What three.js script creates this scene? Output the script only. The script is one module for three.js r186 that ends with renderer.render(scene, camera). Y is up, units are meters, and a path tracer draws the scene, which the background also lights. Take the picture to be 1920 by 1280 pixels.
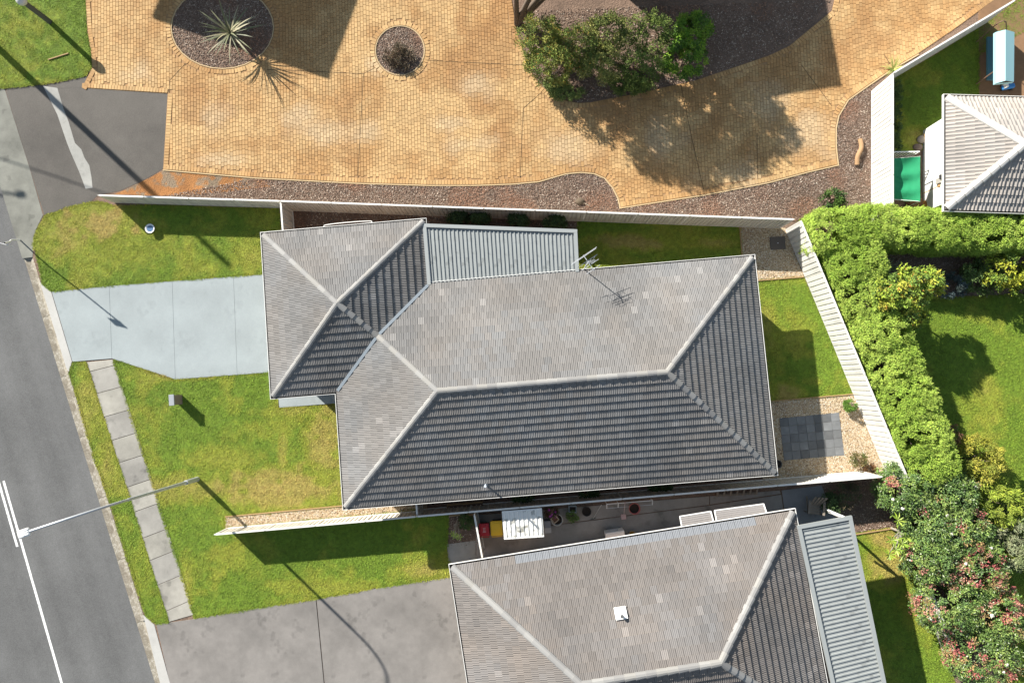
import * as THREE from 'three';
import { RoundedBoxGeometry } from 'three/addons/geometries/RoundedBoxGeometry.js';
import { mergeGeometries } from 'three/addons/utils/BufferGeometryUtils.js';

// ---------------------------------------------------------------- camera, sky, sun, exposure
const scene = new THREE.Scene();
const FOCAL = 1280, CAM_H = 32.8;                       // photo is 1920 x 1280, a 24 mm drone lens
const camera = new THREE.PerspectiveCamera(2 * Math.atan(640 / FOCAL) * 180 / Math.PI, 1.5, 0.5, 3000);
camera.up.set(0, 0, -1);
camera.position.set(0, CAM_H, 0);
camera.lookAt(-25 / FOCAL * CAM_H, 0, -75 / FOCAL * CAM_H);
camera.updateMatrixWorld(true);

const SUN_EL = 29 * Math.PI / 180, SX = -0.735, SZ = -0.678;
const SKY = 0.78;
const sunDir = new THREE.Vector3(SX * Math.cos(SUN_EL), Math.sin(SUN_EL), SZ * Math.cos(SUN_EL)).normalize();
{ const w = 256, h = 128, d = new Float32Array(w * h * 4), v = new THREE.Vector3();      // hazy blue daytime sky, paler low down and round the sun
  for (let j = 0; j < h; j++) for (let i = 0; i < w; i++) { const el = ((j + 0.5) / h - 0.5) * Math.PI, az = ((i + 0.5) / w - 0.5) * 2 * Math.PI; v.set(Math.cos(el) * Math.cos(az), Math.sin(el), Math.cos(el) * Math.sin(az));
    const t = Math.pow(Math.max(0, v.y), 0.55), ang = Math.acos(Math.min(1, Math.max(-1, v.dot(sunDir)))), g = 1 + 1.3 * Math.exp(-ang / 0.4), k = (j * w + i) * 4, lo = [0.27, 0.285, 0.30], hi = [0.105, 0.155, 0.225];
    for (let c = 0; c < 3; c++) d[k + c] = (el < 0 ? 0.12 : (lo[c] + (hi[c] - lo[c]) * t) * g) * SKY; d[k + 3] = 1; }
  const t = new THREE.DataTexture(d, w, h, THREE.RGBAFormat, THREE.FloatType); t.mapping = THREE.EquirectangularReflectionMapping; t.magFilter = THREE.LinearFilter; t.minFilter = THREE.LinearFilter; t.needsUpdate = true; scene.background = t; scene.environment = t; }
const sun = new THREE.DirectionalLight(new THREE.Color(1, 0.95, 0.87), 4.6);
sun.position.copy(sunDir).multiplyScalar(120); sun.castShadow = true;
const sc = sun.shadow.camera; sc.left = -45; sc.right = 45; sc.top = 45; sc.bottom = -45; sc.far = 260;
sun.shadow.mapSize.set(4096, 4096); sun.shadow.radius = 1.2; sun.shadow.bias = -0.0004;
scene.add(sun); scene.add(sun.target);
const renderer = new THREE.WebGLRenderer({ antialias: true });
renderer.toneMapping = THREE.LinearToneMapping;
renderer.toneMappingExposure = 2.35;
renderer.shadowMap.enabled = true;

// ---------------------------------------------------------------- helpers
const V3 = (x, y, z) => new THREE.Vector3(x, y, z);
const CR = V3(0, 0, 0), CU = V3(0, 0, 0), CF = V3(0, 0, 0);
camera.matrixWorld.extractBasis(CR, CU, CF); CF.negate();
function P(px, py, h = 0) {                              // photo pixel -> point at height h
  const d = CF.clone().addScaledVector(CR, (px - 960) / FOCAL).addScaledVector(CU, (640 - py) / FOCAL);
  return d.multiplyScalar((h - CAM_H) / d.y).add(camera.position);
}
const PL = (list, h = 0) => list.map(([x, y]) => P(x, y, h));
let seed = 7;
function rnd() { seed = (seed + 0x6D2B79F5) | 0; let t = Math.imul(seed ^ (seed >>> 15), 1 | seed); t = (t + Math.imul(t ^ (t >>> 7), 61 | t)) ^ t; return ((t ^ (t >>> 14)) >>> 0) / 4294967296; }
const rr = (a, b) => a + (b - a) * rnd();
const pick = a => a[Math.floor(rnd() * a.length)];
const clamp = (x, a = 0, b = 1) => Math.min(b, Math.max(a, x));
const sstep = (a, b, x) => { const t = clamp((x - a) / (b - a)); return t * t * (3 - 2 * t); };
const mix3 = (a, b, t) => [a[0] + (b[0] - a[0]) * t, a[1] + (b[1] - a[1]) * t, a[2] + (b[2] - a[2]) * t];
function hash(x, y, s) { let h = Math.imul(x, 374761393) + Math.imul(y, 668265263) + Math.imul(s, 1442695041); h = Math.imul(h ^ (h >>> 13), 1274126177); return ((h ^ (h >>> 16)) >>> 0) / 4294967296; }
function vnoise(x, y, s = 0, per = 0) {
  const xi = Math.floor(x), yi = Math.floor(y); let fx = x - xi, fy = y - yi; fx = fx * fx * (3 - 2 * fx); fy = fy * fy * (3 - 2 * fy);
  const w = per ? v => ((v % per) + per) % per : v => v;
  const a = hash(w(xi), w(yi), s), b = hash(w(xi + 1), w(yi), s), c = hash(w(xi), w(yi + 1), s), d = hash(w(xi + 1), w(yi + 1), s);
  return a + (b - a) * fx + (c - a) * fy + (a - b - c + d) * fx * fy;
}
function fbm(x, y, s = 0, oct = 4, per = 0) { let v = 0, a = 0.5, n = 0; for (let i = 0; i < oct; i++) { v += a * vnoise(x, y, s + i * 17, per); n += a; a *= 0.5; x *= 2; y *= 2; per *= 2; } return v / n; }

const toS = c => { c = clamp(c); return c <= 0.0031308 ? c * 12.92 : 1.055 * Math.pow(c, 1 / 2.4) - 0.055; };
// colour texture from fn(u, v) -> linear rgb
function tex(n, fn, repeatM) {
  const d = new Uint8Array(n * n * 4);
  for (let j = 0; j < n; j++) for (let i = 0; i < n; i++) { const c = fn(i / n, j / n), k = (j * n + i) * 4; d[k] = toS(c[0]) * 255; d[k + 1] = toS(c[1]) * 255; d[k + 2] = toS(c[2]) * 255; d[k + 3] = 255; }
  const t = new THREE.DataTexture(d, n, n); t.colorSpace = THREE.SRGBColorSpace; t.wrapS = t.wrapT = THREE.RepeatWrapping; t.magFilter = THREE.LinearFilter; t.minFilter = THREE.LinearMipmapLinearFilter; t.generateMipmaps = true;
  if (repeatM) t.repeat.set(1 / repeatM, 1 / repeatM);
  t.needsUpdate = true; return t;
}
function bumpTex(n, fn, repeatM) {
  const d = new Uint8Array(n * n * 4);
  for (let j = 0; j < n; j++) for (let i = 0; i < n; i++) { const c = clamp(fn(i / n, j / n)) * 255, k = (j * n + i) * 4; d[k] = d[k + 1] = d[k + 2] = c; d[k + 3] = 255; }
  const t = new THREE.DataTexture(d, n, n); t.wrapS = t.wrapT = THREE.RepeatWrapping; t.magFilter = THREE.LinearFilter; if (repeatM) t.repeat.set(1 / repeatM, 1 / repeatM); t.needsUpdate = true; return t;
}
const lin = (r, g, b) => new THREE.Color().setRGB(r, g, b);
const srgb = (r, g, b) => new THREE.Color().setRGB(r / 255, g / 255, b / 255, THREE.SRGBColorSpace);
function M(color, rough = 0.8, o = {}) { return new THREE.MeshStandardMaterial({ color: color.isColor ? color : lin(...color), roughness: rough, metalness: 0, ...o }); }

// ---- naming and adding
const used = {}, ORG = new Map();
function numbered(n) { used[n] = (used[n] || 0) + 1; return used[n] === 1 ? n : n + '_' + String(used[n] - 1).padStart(3, '0'); }
function tag(o, label, category, group, kind) { o.userData.label = label; if (category) o.userData.category = category; if (group) o.userData.group = group; if (kind) o.userData.kind = kind; return o; }
function thing(name, at, label, category, group, kind) { const g = new THREE.Group(); g.name = numbered(name); g.position.copy(at); ORG.set(g, at.clone()); scene.add(g); return tag(g, label, category, group, kind); }
// geometry in world coordinates -> mesh under parent (or the scene)
function put(name, geo, m, parent) {
  const o = new THREE.Mesh(geo, m); o.castShadow = o.receiveShadow = true;
  if (parent) { o.name = name; const w = ORG.get(parent); if (w) o.position.sub(w); parent.add(o); } else { o.name = numbered(name); scene.add(o); }
  return o;
}
// a mesh placed by a world matrix under parent
function placed(name, geo, m, mat4, parent) {
  const o = new THREE.Mesh(geo, m); o.castShadow = o.receiveShadow = true; o.name = name;
  mat4.decompose(o.position, o.quaternion, o.scale);
  if (parent) { const w = ORG.get(parent); if (w) o.position.sub(w); parent.add(o); } else { o.name = numbered(name); scene.add(o); }
  return o;
}
function sub(name, parent) { const g = new THREE.Group(); g.name = name; ORG.set(g, ORG.get(parent)); parent.add(g); return g; }
function structure(name, geo, m, label, category) { return tag(put(name, geo, m), label, category, null, 'structure'); }

// ---- geometry
function shapeOf(pts, holes = []) { const s = new THREE.Shape(pts.map(p => new THREE.Vector2(p.x, -p.z))); for (const h of holes) s.holes.push(new THREE.Path(h.map(p => new THREE.Vector2(p.x, -p.z)))); return s; }
function flat(pts, y, holes) { const g = new THREE.ShapeGeometry(shapeOf(pts, holes)); g.rotateX(-Math.PI / 2); g.translate(0, y, 0); return g; }
function slab(pts, y0, y1, bevel = 0, holes) {
  const g = new THREE.ExtrudeGeometry(shapeOf(pts, holes), { depth: y1 - y0 - bevel, bevelEnabled: bevel > 0, bevelThickness: bevel, bevelSize: bevel, bevelOffset: -bevel, bevelSegments: 1 });
  g.rotateX(-Math.PI / 2); g.translate(0, y0, 0); return g;
}
function boxAt(sx, sy, sz, x, y, z, ry = 0) { const g = new THREE.BoxGeometry(sx, sy, sz); if (ry) g.rotateY(ry); g.translate(x, y, z); return g; }
function basis(x, y, z, o) { const m = new THREE.Matrix4().makeBasis(x, y, z); m.setPosition(o); return m; }
// bar between two points, cross-section w (sideways) x h (up)
function bar(a, b, w, h, up = V3(0, 1, 0)) {
  const d = b.clone().sub(a), L = d.length(); d.normalize(); let s = d.clone().cross(up); if (s.lengthSq() < 1e-6) s = V3(1, 0, 0); s.normalize(); const u = s.clone().cross(d).normalize();
  const g = new THREE.BoxGeometry(L, h, w); g.applyMatrix4(basis(d, u, s, a.clone().add(b).multiplyScalar(0.5))); return g;
}
function tube(pts, r, seg = 6, n = 0) { const c = new THREE.CatmullRomCurve3(pts); return new THREE.TubeGeometry(c, n || Math.max(2, (pts.length - 1) * 6), r, seg, false); }
function cyl(a, b, r0, r1 = r0, seg = 8) {
  const d = b.clone().sub(a), L = d.length(); const g = new THREE.CylinderGeometry(r1, r0, L, seg); g.translate(0, L / 2, 0);
  g.applyQuaternion(new THREE.Quaternion().setFromUnitVectors(V3(0, 1, 0), d.normalize())); g.translate(a.x, a.y, a.z); return g;
}
function merge(list) { return mergeGeometries(list.map(g => { const q = g.index ? g.toNonIndexed() : g; for (const k of Object.keys(q.attributes)) if (!['position', 'normal', 'uv'].includes(k)) q.deleteAttribute(k); return q; })); }
function rawGeo(pos, col, idx) { const g = new THREE.BufferGeometry(); g.setAttribute('position', new THREE.Float32BufferAttribute(pos, 3)); if (col) g.setAttribute('color', new THREE.Float32BufferAttribute(col, 3)); if (idx) g.setIndex(idx); g.computeVertexNormals(); return g; }
// sweep a profile [(outward, up)] along plan points (outward = left of travel); mitred corners
function sweep(pts, prof, y0, closed = false) {
  const n = pts.length, pos = [], uv = [], idx = [], m = prof.length; let run = 0;
  const cnt = closed ? n + 1 : n;
  for (let i = 0; i < cnt; i++) {
    const k = i % n, p = pts[k], a = closed || k > 0 ? pts[(k - 1 + n) % n] : null, b = closed || k < n - 1 ? pts[(k + 1) % n] : null;
    const nrm = (q, r) => { const dx = r.x - q.x, dz = r.z - q.z, l = Math.hypot(dx, dz) || 1; return [dz / l, -dx / l]; };
    const n1 = a ? nrm(a, p) : nrm(p, b), n2 = b ? nrm(p, b) : n1; let mx = n1[0] + n2[0], mz = n1[1] + n2[1]; const l = Math.hypot(mx, mz); mx /= l; mz /= l; const s = 1 / Math.max(0.35, mx * n1[0] + mz * n1[1]);
    if (i) run += Math.hypot(p.x - pts[(i - 1) % n].x, p.z - pts[(i - 1) % n].z);
    let q = 0; prof.forEach(([d, h], j) => { pos.push(p.x + mx * d * s, y0 + h, p.z + mz * d * s); if (j) q += Math.hypot(d - prof[j - 1][0], h - prof[j - 1][1]); uv.push(run, q); });
  }
  for (let i = 0; i < cnt - 1; i++) for (let j = 0; j < m - 1; j++) { const a = i * m + j, b = a + 1, c = a + m, d = c + 1; idx.push(a, b, c, b, d, c); }
  const g = new THREE.BufferGeometry(); g.setAttribute('position', new THREE.Float32BufferAttribute(pos, 3)); g.setAttribute('uv', new THREE.Float32BufferAttribute(uv, 2)); g.setIndex(idx);
  const r = g.toNonIndexed(); r.computeVertexNormals(); return r;
}
// ribbed metal sheet on the quad a-b (across the ribs), a-d (along the ribs)
function ribSheet(a, b, c, d, pitch, rib, flatW = 0.62, slope = 0.1) {
  const L = a.distanceTo(b), n = Math.max(1, Math.round(L / pitch)); const nrm = b.clone().sub(a).cross(d.clone().sub(a)).normalize(); const ts = [], hs = [];
  const e = (1 - flatW) / 2;
  for (let i = 0; i < n; i++) { for (const [t, h] of [[0, 0], [e, 0], [e + slope, 1], [1 - e - slope, 1], [1 - e, 0]]) { ts.push((i + t) / n); hs.push(h * rib); } }
  ts.push(1); hs.push(0);
  const pos = [], uv = [], idx = [];
  ts.forEach((t, i) => { const p = a.clone().lerp(b, t).addScaledVector(nrm, hs[i]), q = d.clone().lerp(c, t).addScaledVector(nrm, hs[i]); pos.push(p.x, p.y, p.z, q.x, q.y, q.z); uv.push(t * L, 0, t * L, p.distanceTo(q)); });
  for (let i = 0; i < ts.length - 1; i++) { const k = i * 2; idx.push(k, k + 2, k + 1, k + 1, k + 2, k + 3); }
  const g = new THREE.BufferGeometry(); g.setAttribute('position', new THREE.Float32BufferAttribute(pos, 3)); g.setAttribute('uv', new THREE.Float32BufferAttribute(uv, 2)); g.setIndex(idx);
  const r = g.toNonIndexed(); r.computeVertexNormals(); return r;
}
function inside(pts, x, z) { let c = false; for (let i = 0, j = pts.length - 1; i < pts.length; j = i++) { const a = pts[i], b = pts[j]; if ((a.z > z) !== (b.z > z) && x < (b.x - a.x) * (z - a.z) / (b.z - a.z) + a.x) c = !c; } return c; }
function edgeDist(pts, x, z) { let m = 1e9; for (let i = 0, j = pts.length - 1; i < pts.length; j = i++) { const a = pts[j], b = pts[i], dx = b.x - a.x, dz = b.z - a.z, t = clamp(((x - a.x) * dx + (z - a.z) * dz) / (dx * dx + dz * dz || 1)); m = Math.min(m, Math.hypot(x - a.x - dx * t, z - a.z - dz * t)); } return m; }
function bbox(pts) { const r = [1e9, 1e9, -1e9, -1e9]; for (const p of pts) { r[0] = Math.min(r[0], p.x); r[1] = Math.min(r[1], p.z); r[2] = Math.max(r[2], p.x); r[3] = Math.max(r[3], p.z); } return r; }
function areaOf(pts) { let s = 0; for (let i = 0, j = pts.length - 1; i < pts.length; j = i++) s += pts[j].x * pts[i].z - pts[i].x * pts[j].z; return Math.abs(s / 2); }
function instances(name, geo, m, list, label, category, parent) {   // list: [Matrix4, Color]
  const im = new THREE.InstancedMesh(geo, m, list.length); im.castShadow = im.receiveShadow = true;
  list.forEach(([q, c], i) => { im.setMatrixAt(i, q); if (c) im.setColorAt(i, c); });
  im.userData.kind = 'stuff';
  if (parent) { im.name = name; const w = ORG.get(parent); if (w) im.position.sub(w); parent.add(im); } else { im.name = numbered(name); tag(im, label, category, null, 'stuff'); scene.add(im); }
  return im;
}
// ---------------------------------------------------------------- surface materials
const grain = (u, v, s, f) => fbm(u * f, v * f, s, 4, f);
const asphaltT = tex(1024, (u, v) => { const a = grain(u, v, 3, 5), b = vnoise(u * 400, v * 400, 9, 400), c = grain(u, v, 21, 40), st = vnoise(3, v * 14, 27, 14), st2 = vnoise(5, v * 60, 29, 60); const k = 0.125 * (0.62 + 0.26 * a + 0.14 * c + 0.2 * st * (0.4 + a) + 0.06 * st2 + (b - 0.5) * 0.36); return [k * 1.0, k * 1.0, k * 0.985]; }, 9);
const asphalt = M([1, 1, 1], 0.92, { map: asphaltT, bumpMap: bumpTex(512, (u, v) => vnoise(u * 256, v * 256, 4, 256), 2.2), bumpScale: 0.006 });
const oldAsphaltT = tex(1024, (u, v) => { const a = grain(u, v, 33, 4), b = vnoise(u * 380, v * 380, 19, 380), c = grain(u, v, 71, 18); const k = 0.093 * (0.66 + 0.5 * a + 0.18 * c + (b - 0.5) * 0.3); return [k * 1.1, k * 1.0, k * 0.88]; }, 8);
const oldAsphalt = M([1, 1, 1], 0.92, { map: oldAsphaltT, bumpMap: asphalt.bumpMap, bumpScale: 0.006 });
function concreteTex(base, amp, s, warm = [1, 1, 1]) { return tex(512, (u, v) => { const a = grain(u, v, s, 4), b = grain(u, v, s + 5, 24), c = vnoise(u * 200, v * 200, s + 8, 200); const spot = sstep(0.66, 0.8, grain(u, v, s + 11, 9)); const k = 1 - amp * (0.55 - a) * 1.6 - amp * 0.5 * (0.5 - b) - (c - 0.5) * 0.1 - spot * amp * 0.5; return [base[0] * k * warm[0], base[1] * k * warm[1], base[2] * k * warm[2]]; }, 4.3); }
const paintedConcrete = M([1, 1, 1], 0.75, { map: concreteTex([0.278, 0.312, 0.317], 0.15, 41), bumpMap: bumpTex(256, (u, v) => vnoise(u * 128, v * 128, 4, 128), 1), bumpScale: 0.002 });
const pathConcrete = [0, 1, 2].map(i => M([1, 1, 1], 0.9, { map: concreteTex([[0.31, 0.295, 0.255], [0.275, 0.262, 0.235], [0.36, 0.34, 0.295]][i], 0.42, 51 + i * 7), bumpMap: bumpTex(256, (u, v) => vnoise(u * 128, v * 128, 6, 128), 1), bumpScale: 0.003 }));
const kerbConcrete = M([1, 1, 1], 0.95, { map: tex(512, (u, v) => { const a = grain(u, v, 91, 5), b = grain(u, v, 95, 30), c = vnoise(u * 160, v * 160, 97, 160); const pale = sstep(0.5, 0.62, b * 0.6 + c * 0.4), dirt = sstep(0.48, 0.66, a); let k = mix3([0.25, 0.22, 0.17], [0.40, 0.37, 0.31], pale); return mix3(k, [0.15, 0.125, 0.09], dirt * 0.6); }, 2.6) });
const apronConcrete = M([1, 1, 1], 0.9, { map: concreteTex([0.19, 0.19, 0.163], 0.5, 101) });
const whiteConcrete = M([1, 1, 1], 0.85, { map: concreteTex([0.42, 0.41, 0.385], 0.12, 111) });
const brightConcrete = M([1, 1, 1], 0.8, { map: concreteTex([0.68, 0.67, 0.64], 0.06, 115) });
const driveConcrete = M([1, 1, 1], 0.9, { map: concreteTex([0.205, 0.19, 0.175], 0.38, 121) });
const darkConcrete = M([1, 1, 1], 0.88, { map: concreteTex([0.275, 0.262, 0.243], 0.4, 131) });
const blueConcrete = M([1, 1, 1], 0.88, { map: concreteTex([0.25, 0.258, 0.268], 0.3, 135) });
const soilT = tex(512, (u, v) => { const a = grain(u, v, 141, 6), b = grain(u, v, 147, 48), c = vnoise(u * 256, v * 256, 5, 256); const k = 0.5 + 0.5 * a + 0.35 * b + (c - 0.5) * 0.5; return [0.19 * k, 0.128 * k, 0.092 * k]; }, 5);
const soil = M([1, 1, 1], 1, { map: soilT, bumpMap: bumpTex(256, (u, v) => fbm(u * 64, v * 64, 6, 3, 64), 2), bumpScale: 0.03 });
const orangeSoil = M([1, 1, 1], 1, { map: tex(512, (u, v) => { const a = grain(u, v, 151, 5), b = grain(u, v, 157, 40), c = vnoise(u * 256, v * 256, 5, 256); const k = 0.6 + 0.5 * a + 0.3 * b + (c - 0.5) * 0.4; return mix3([0.30 * k, 0.135 * k, 0.045 * k], [0.2 * k, 0.15 * k, 0.10 * k], sstep(0.5, 0.66, grain(u, v, 159, 7))); }, 4), bumpMap: soil.bumpMap, bumpScale: 0.03 });
const brownPaving = M([1, 1, 1], 0.95, { map: tex(512, (u, v) => { const a = grain(u, v, 161, 5), b = grain(u, v, 167, 40); const k = 0.7 + 0.4 * a + 0.25 * b; return [0.21 * k, 0.12 * k, 0.062 * k]; }, 4) });

// ---------------------------------------------------------------- ground, road, kerb
const lipA = P(41, 484), lipB = P(255, 1177), lipD = lipB.clone().sub(lipA).normalize();
const lipE = V3(lipD.z, 0, -lipD.x);                     // east, across the kerb
const lip = (t, e = 0) => lipA.clone().addScaledVector(lipD, t).addScaledVector(lipE, e);
const lipLen = lipA.distanceTo(lipB);
structure('ground', flat([V3(-700, 0, -700), V3(700, 0, -700), V3(700, 0, 700), V3(-700, 0, 700)], -0.16), M([0.09, 0.10, 0.04], 1, { map: tex(256, (u, v) => { const k = 0.7 + 0.6 * grain(u, v, 77, 8); return [k, k, k]; }, 30) }), 'open ground stretching away beyond the houses and street', 'ground');
structure('road', (() => { const g = new THREE.PlaneGeometry(180, 8.6); g.rotateX(-Math.PI / 2); const uv = g.attributes.uv; for (let i = 0; i < uv.count; i++) uv.setXY(i, uv.getX(i) * 180, uv.getY(i) * 8.6); const c = lip(0, -4.3).setY(-0.126); g.applyMatrix4(basis(lipD, V3(0, 1, 0), lipE.clone().negate(), c)); return g; })(), asphalt, 'grey asphalt street with white centre lines', 'road');
structure('yard_ground', slab([lip(-90, 0.5), V3(120, 0, -110), V3(120, 0, 110), lip(90, 0.5)], -0.15, 0), soil, 'bare brown earth under the yards and garden beds', 'ground');
structure('verge', slab([lip(-90, -8.75), lip(90, -8.75), lip(90, -30), lip(-90, -30)], -0.15, 0), M([0.10, 0.13, 0.03], 1), 'grass verge on the far side of the street', 'verge');
const lineWhite = M([1, 1, 1], 0.7, { map: tex(256, (u, v) => { const k = 0.8 - 0.28 * sstep(0.58, 0.75, grain(u, v, 201, 30)) - 0.1 * vnoise(u * 128, v * 128, 7, 128); return [k, k, k * 0.97]; }, 2) });
{ const a = P(2, 902), b = P(82, 1180), d = b.clone().sub(a).normalize(), e = V3(d.z, 0, -d.x).multiplyScalar(0.058);
  const quad = (p, q) => flat([p.clone().add(e), q.clone().add(e), q.clone().sub(e), p.clone().sub(e)], -0.122);
  structure('lane_line', quad(a, a.clone().addScaledVector(d, 60)), lineWhite, 'long solid white centre line painted along the street', 'road marking');
  const c = P(28, 1026); structure('lane_line', quad(c.clone().addScaledVector(d, -40), c), lineWhite, 'white line ending part way along the street beside the solid one', 'road marking'); }
{ const kerb = thing('kerb', lip(lipLen / 2), 'worn concrete kerb and gutter along the street edge', 'kerb', null, 'structure');
  const full = [[0, -0.15], [0, -0.116], [0.28, -0.135], [0.31, -0.10], [0.35, -0.015], [0.385, 0.006], [0.5, 0.01], [0.5, -0.12]], low = [[0, -0.15], [0, -0.116], [0.28, -0.132], [0.36, -0.08], [0.5, -0.012], [0.5, -0.12]];
  for (let t = -24.8; t < 48; t += 3.1) { const mid = t + 1.55; const lowered = (mid > 1.2 && mid < 5.2) || (mid > 17.6 && mid < 24); if (mid < -0.6 && mid > -13) continue;
    put('kerb_segment', sweep([lip(t + 0.006), lip(t + 3.09)], lowered ? low : full, 0), kerbConcrete, kerb); } }

// footpath, one mesh per slab
{ const at = (y) => { const t = (y - 677) / (1165 - 677); return [P(162 + (317 - 162) * t, y), P(210 + (362 - 210) * t, y - 5 - 8 * t)]; };
  const path = thing('footpath', P(260, 920), 'cracked concrete footpath of square slabs through the front lawn', 'footpath', null, 'structure');
  const ys = [679, 697, 738, 782, 826, 868, 914, 960, 1009, 1051, 1097, 1146, 1166];
  for (let i = 0; i < ys.length - 1; i++) { const [a, b] = at(ys[i]), [c, d] = at(ys[i + 1] - 0.9); b.z -= i ? 0.18 : 0; if (i < ys.length - 2) d.z -= 0.18;
    put('path_slab', slab([a, b, d, c], -0.05, 0.03 + rr(-0.006, 0.006), 0.006), pathConcrete[i === 0 || i > 9 ? 2 : i % 2], path); } }

// painted concrete driveway, one mesh per bay
{ const dr = thing('driveway', P(300, 620), 'smooth pale blue grey painted concrete driveway leading to the garage', 'driveway', null, 'structure');
  const T = [[97, 547], [205, 536], [323, 527], [438, 518.5], [545, 511]], B = [[136, 678], [210, 672], [329, 711], [445, 702.5], [545, 695]];
  for (let i = 0; i < 4; i++) { const q = PL([T[i], T[i + 1], B[i + 1], B[i]]); q[1].x -= 0.007; q[2].x -= 0.007; put('driveway_slab', slab(q, -0.05, 0.034, 0.004), paintedConcrete, dr); }
  structure('crossover', slab(PL([[74, 528], [95, 545], [134.5, 677], [129, 697], [124, 691]]), -0.05, 0.016, 0.006), whiteConcrete, 'white concrete crossover strip between driveway and kerb', 'driveway');
  structure('porch_slab', slab(PL([[521, 735], [640, 728], [640, 755], [524, 764]]), -0.05, 0.045, 0.004), paintedConcrete, 'pale grey concrete porch strip beside the garage wall', 'porch');
}
// neighbour's driveway
{ const dr = thing('driveway', P(600, 1160), 'stained old concrete driveway running up to the neighbouring house', 'driveway', null, 'structure');
  const bays = [[[293, 1170], [365, 1160], [480, 1140], [592, 1123], [612, 1330], [455, 1330], [330, 1330]], [[593.5, 1123], [705, 1103], [845, 1081], [905, 1072], [905, 1330], [613.5, 1330]]];
  for (const b of bays) put('driveway_slab', slab(PL(b), -0.05, 0.028, 0.005), driveConcrete, dr);
  structure('crossover', slab(PL([[268, 1152], [289, 1171], [332, 1330], [312, 1330]]), -0.05, 0.016, 0.006), whiteConcrete, 'pale concrete crossover strip at the stained driveway', 'driveway'); }
// street crossing of the paver drive
structure('crossing_apron', slab([P(-75, 110), P(-8, 110), P(10, 172), P(25, 220), P(55, 315), P(80, 403), P(66, 432), P(62, 458), P(60.5, 482), P(41, 484.5), P(8, 377)], -0.14, 0.008, 0.006), apronConcrete, 'broad weathered concrete gutter crossing at the street edge', 'crossing');
structure('asphalt_crossing', flat(PL([[10.5, 171], [14, 165], [75, 159.5], [107, 156], [150, 146], [160, 165.5], [314, 176], [305.5, 316], [281, 331], [262, 341], [225, 357.5], [183, 366], [168, 380], [82, 403], [55.5, 315], [25.5, 220]]), 0.008), oldAsphalt, 'patched brown grey asphalt crossing between street and paver drive', 'crossing');
structure('concrete_strip', flat(PL([[80, 161], [107, 165], [119, 205], [128, 228], [140, 268], [152, 280], [158, 296], [167, 310], [171, 332], [173, 352], [160, 354], [148, 322], [133, 288], [125, 268], [107, 215], [96, 193]]), 0.012), M([1, 1, 1], 0.9, { map: concreteTex([0.33, 0.325, 0.30], 0.35, 171) }), 'pale strip of broken concrete set across the asphalt crossing', 'path');
structure('orange_soil', flat(PL([[236, 355], [281, 332.5], [306, 319], [400, 328], [478, 333], [520, 349], [480, 352], [420, 360], [350, 366], [300, 367], [213, 364]]), 0.006), orangeSoil, 'bare orange soil beside the end of the boundary fence', 'soil');
structure('asphalt_crossing', flat(PL([[107, 165.5], [110, 157], [150, 145.5], [164, 143], [153, 164.5]]), 0.013), oldAsphalt, 'small grey wedge of asphalt between the corner grass and pavers', 'crossing');

// ---------------------------------------------------------------- paver driveway
const paverBottom = [[305.5, 318], [420, 328], [480, 333], [670, 343], [805, 347], [890, 347], [960, 344.5], [1010, 340], [1040, 331], [1062, 325], [1090, 322.5], [1115, 325], [1135, 334], [1150, 352], [1160, 372], [1164, 389], [1320, 365], [1440, 342], [1515, 322], [1571, 309], [1567, 277], [1567, 240], [1572, 217], [1590, 187], [1625, 162], [1657, 140], [1682, 124], [1722, 101], [1790, 55], [1880, -10], [1880, -160]];
const paverTop = [[1600, -160], [1560, 20], [1480, 86], [1442, 104], [1300, 152], [1270, 158], [1200, 174], [1105, 192], [1085, 193], [1060, 188], [1035, 177], [1012, 158], [1000, 140], [985, 105], [970, 60], [960, 0], [960, -160], [150, -160], [163, 60], [170, 101], [172, 127], [163, 145], [153, 165], [314, 175.5]];
const paverPoly = PL([...paverBottom, ...paverTop]);
const bedA = [], bedB = [];
for (let i = 0; i < 28; i++) { const a = -i / 28 * Math.PI * 2; bedA.push(P(417 + 97 * Math.cos(a), 52 + 78 * Math.sin(a))); bedB.push(P(750 + 47 * Math.cos(a), 95 + 47 * Math.sin(a))); }
const paleSpots = [[840, 232, 40, 16], [880, 270, 40, 18], [395, 225, 40, 25], [600, 250, 40, 20], [690, 245, 30, 18], [1060, 272, 55, 30], [1250, 262, 30, 34], [1440, 195, 40, 28], [560, 215, 30, 18], [430, 300, 40, 14], [1500, 260, 50, 34], [700, 115, 30, 20], [900, 160, 40, 20], [1380, 330, 60, 20], [230, 140, 60, 24]].map(([x, y, a, b]) => { const c = P(x, y); return [c.x, c.z, a / 39, b / 39]; });
function paverTone(x, z) {
  const n = fbm(x * 0.32, z * 0.32, 301, 4), m = fbm(x * 1.1, z * 1.1, 311, 3); const m2 = fbm(x * 2.6, z * 2.6, 331, 2); let c = mix3([0.37, 0.21, 0.083], [0.48, 0.315, 0.145], sstep(0.34, 0.64, n * 0.4 + m * 0.4 + m2 * 0.2));
  c = mix3(c, [0.31, 0.16, 0.06], 0.6 * sstep(0.56, 0.7, fbm(x * 0.45 + 9, z * 0.45, 321, 4)));
  let p = 0; for (const [cx, cz, a, b] of paleSpots) { const d = Math.hypot((x - cx) / a, (z - cz) / b); p = Math.max(p, 1 - sstep(0.0, 1.7, d + (m - 0.5) * 2.2 + (n - 0.5) * 1.5)); }
  return mix3(c, [0.52, 0.41, 0.26], p * 0.55);
}
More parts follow.
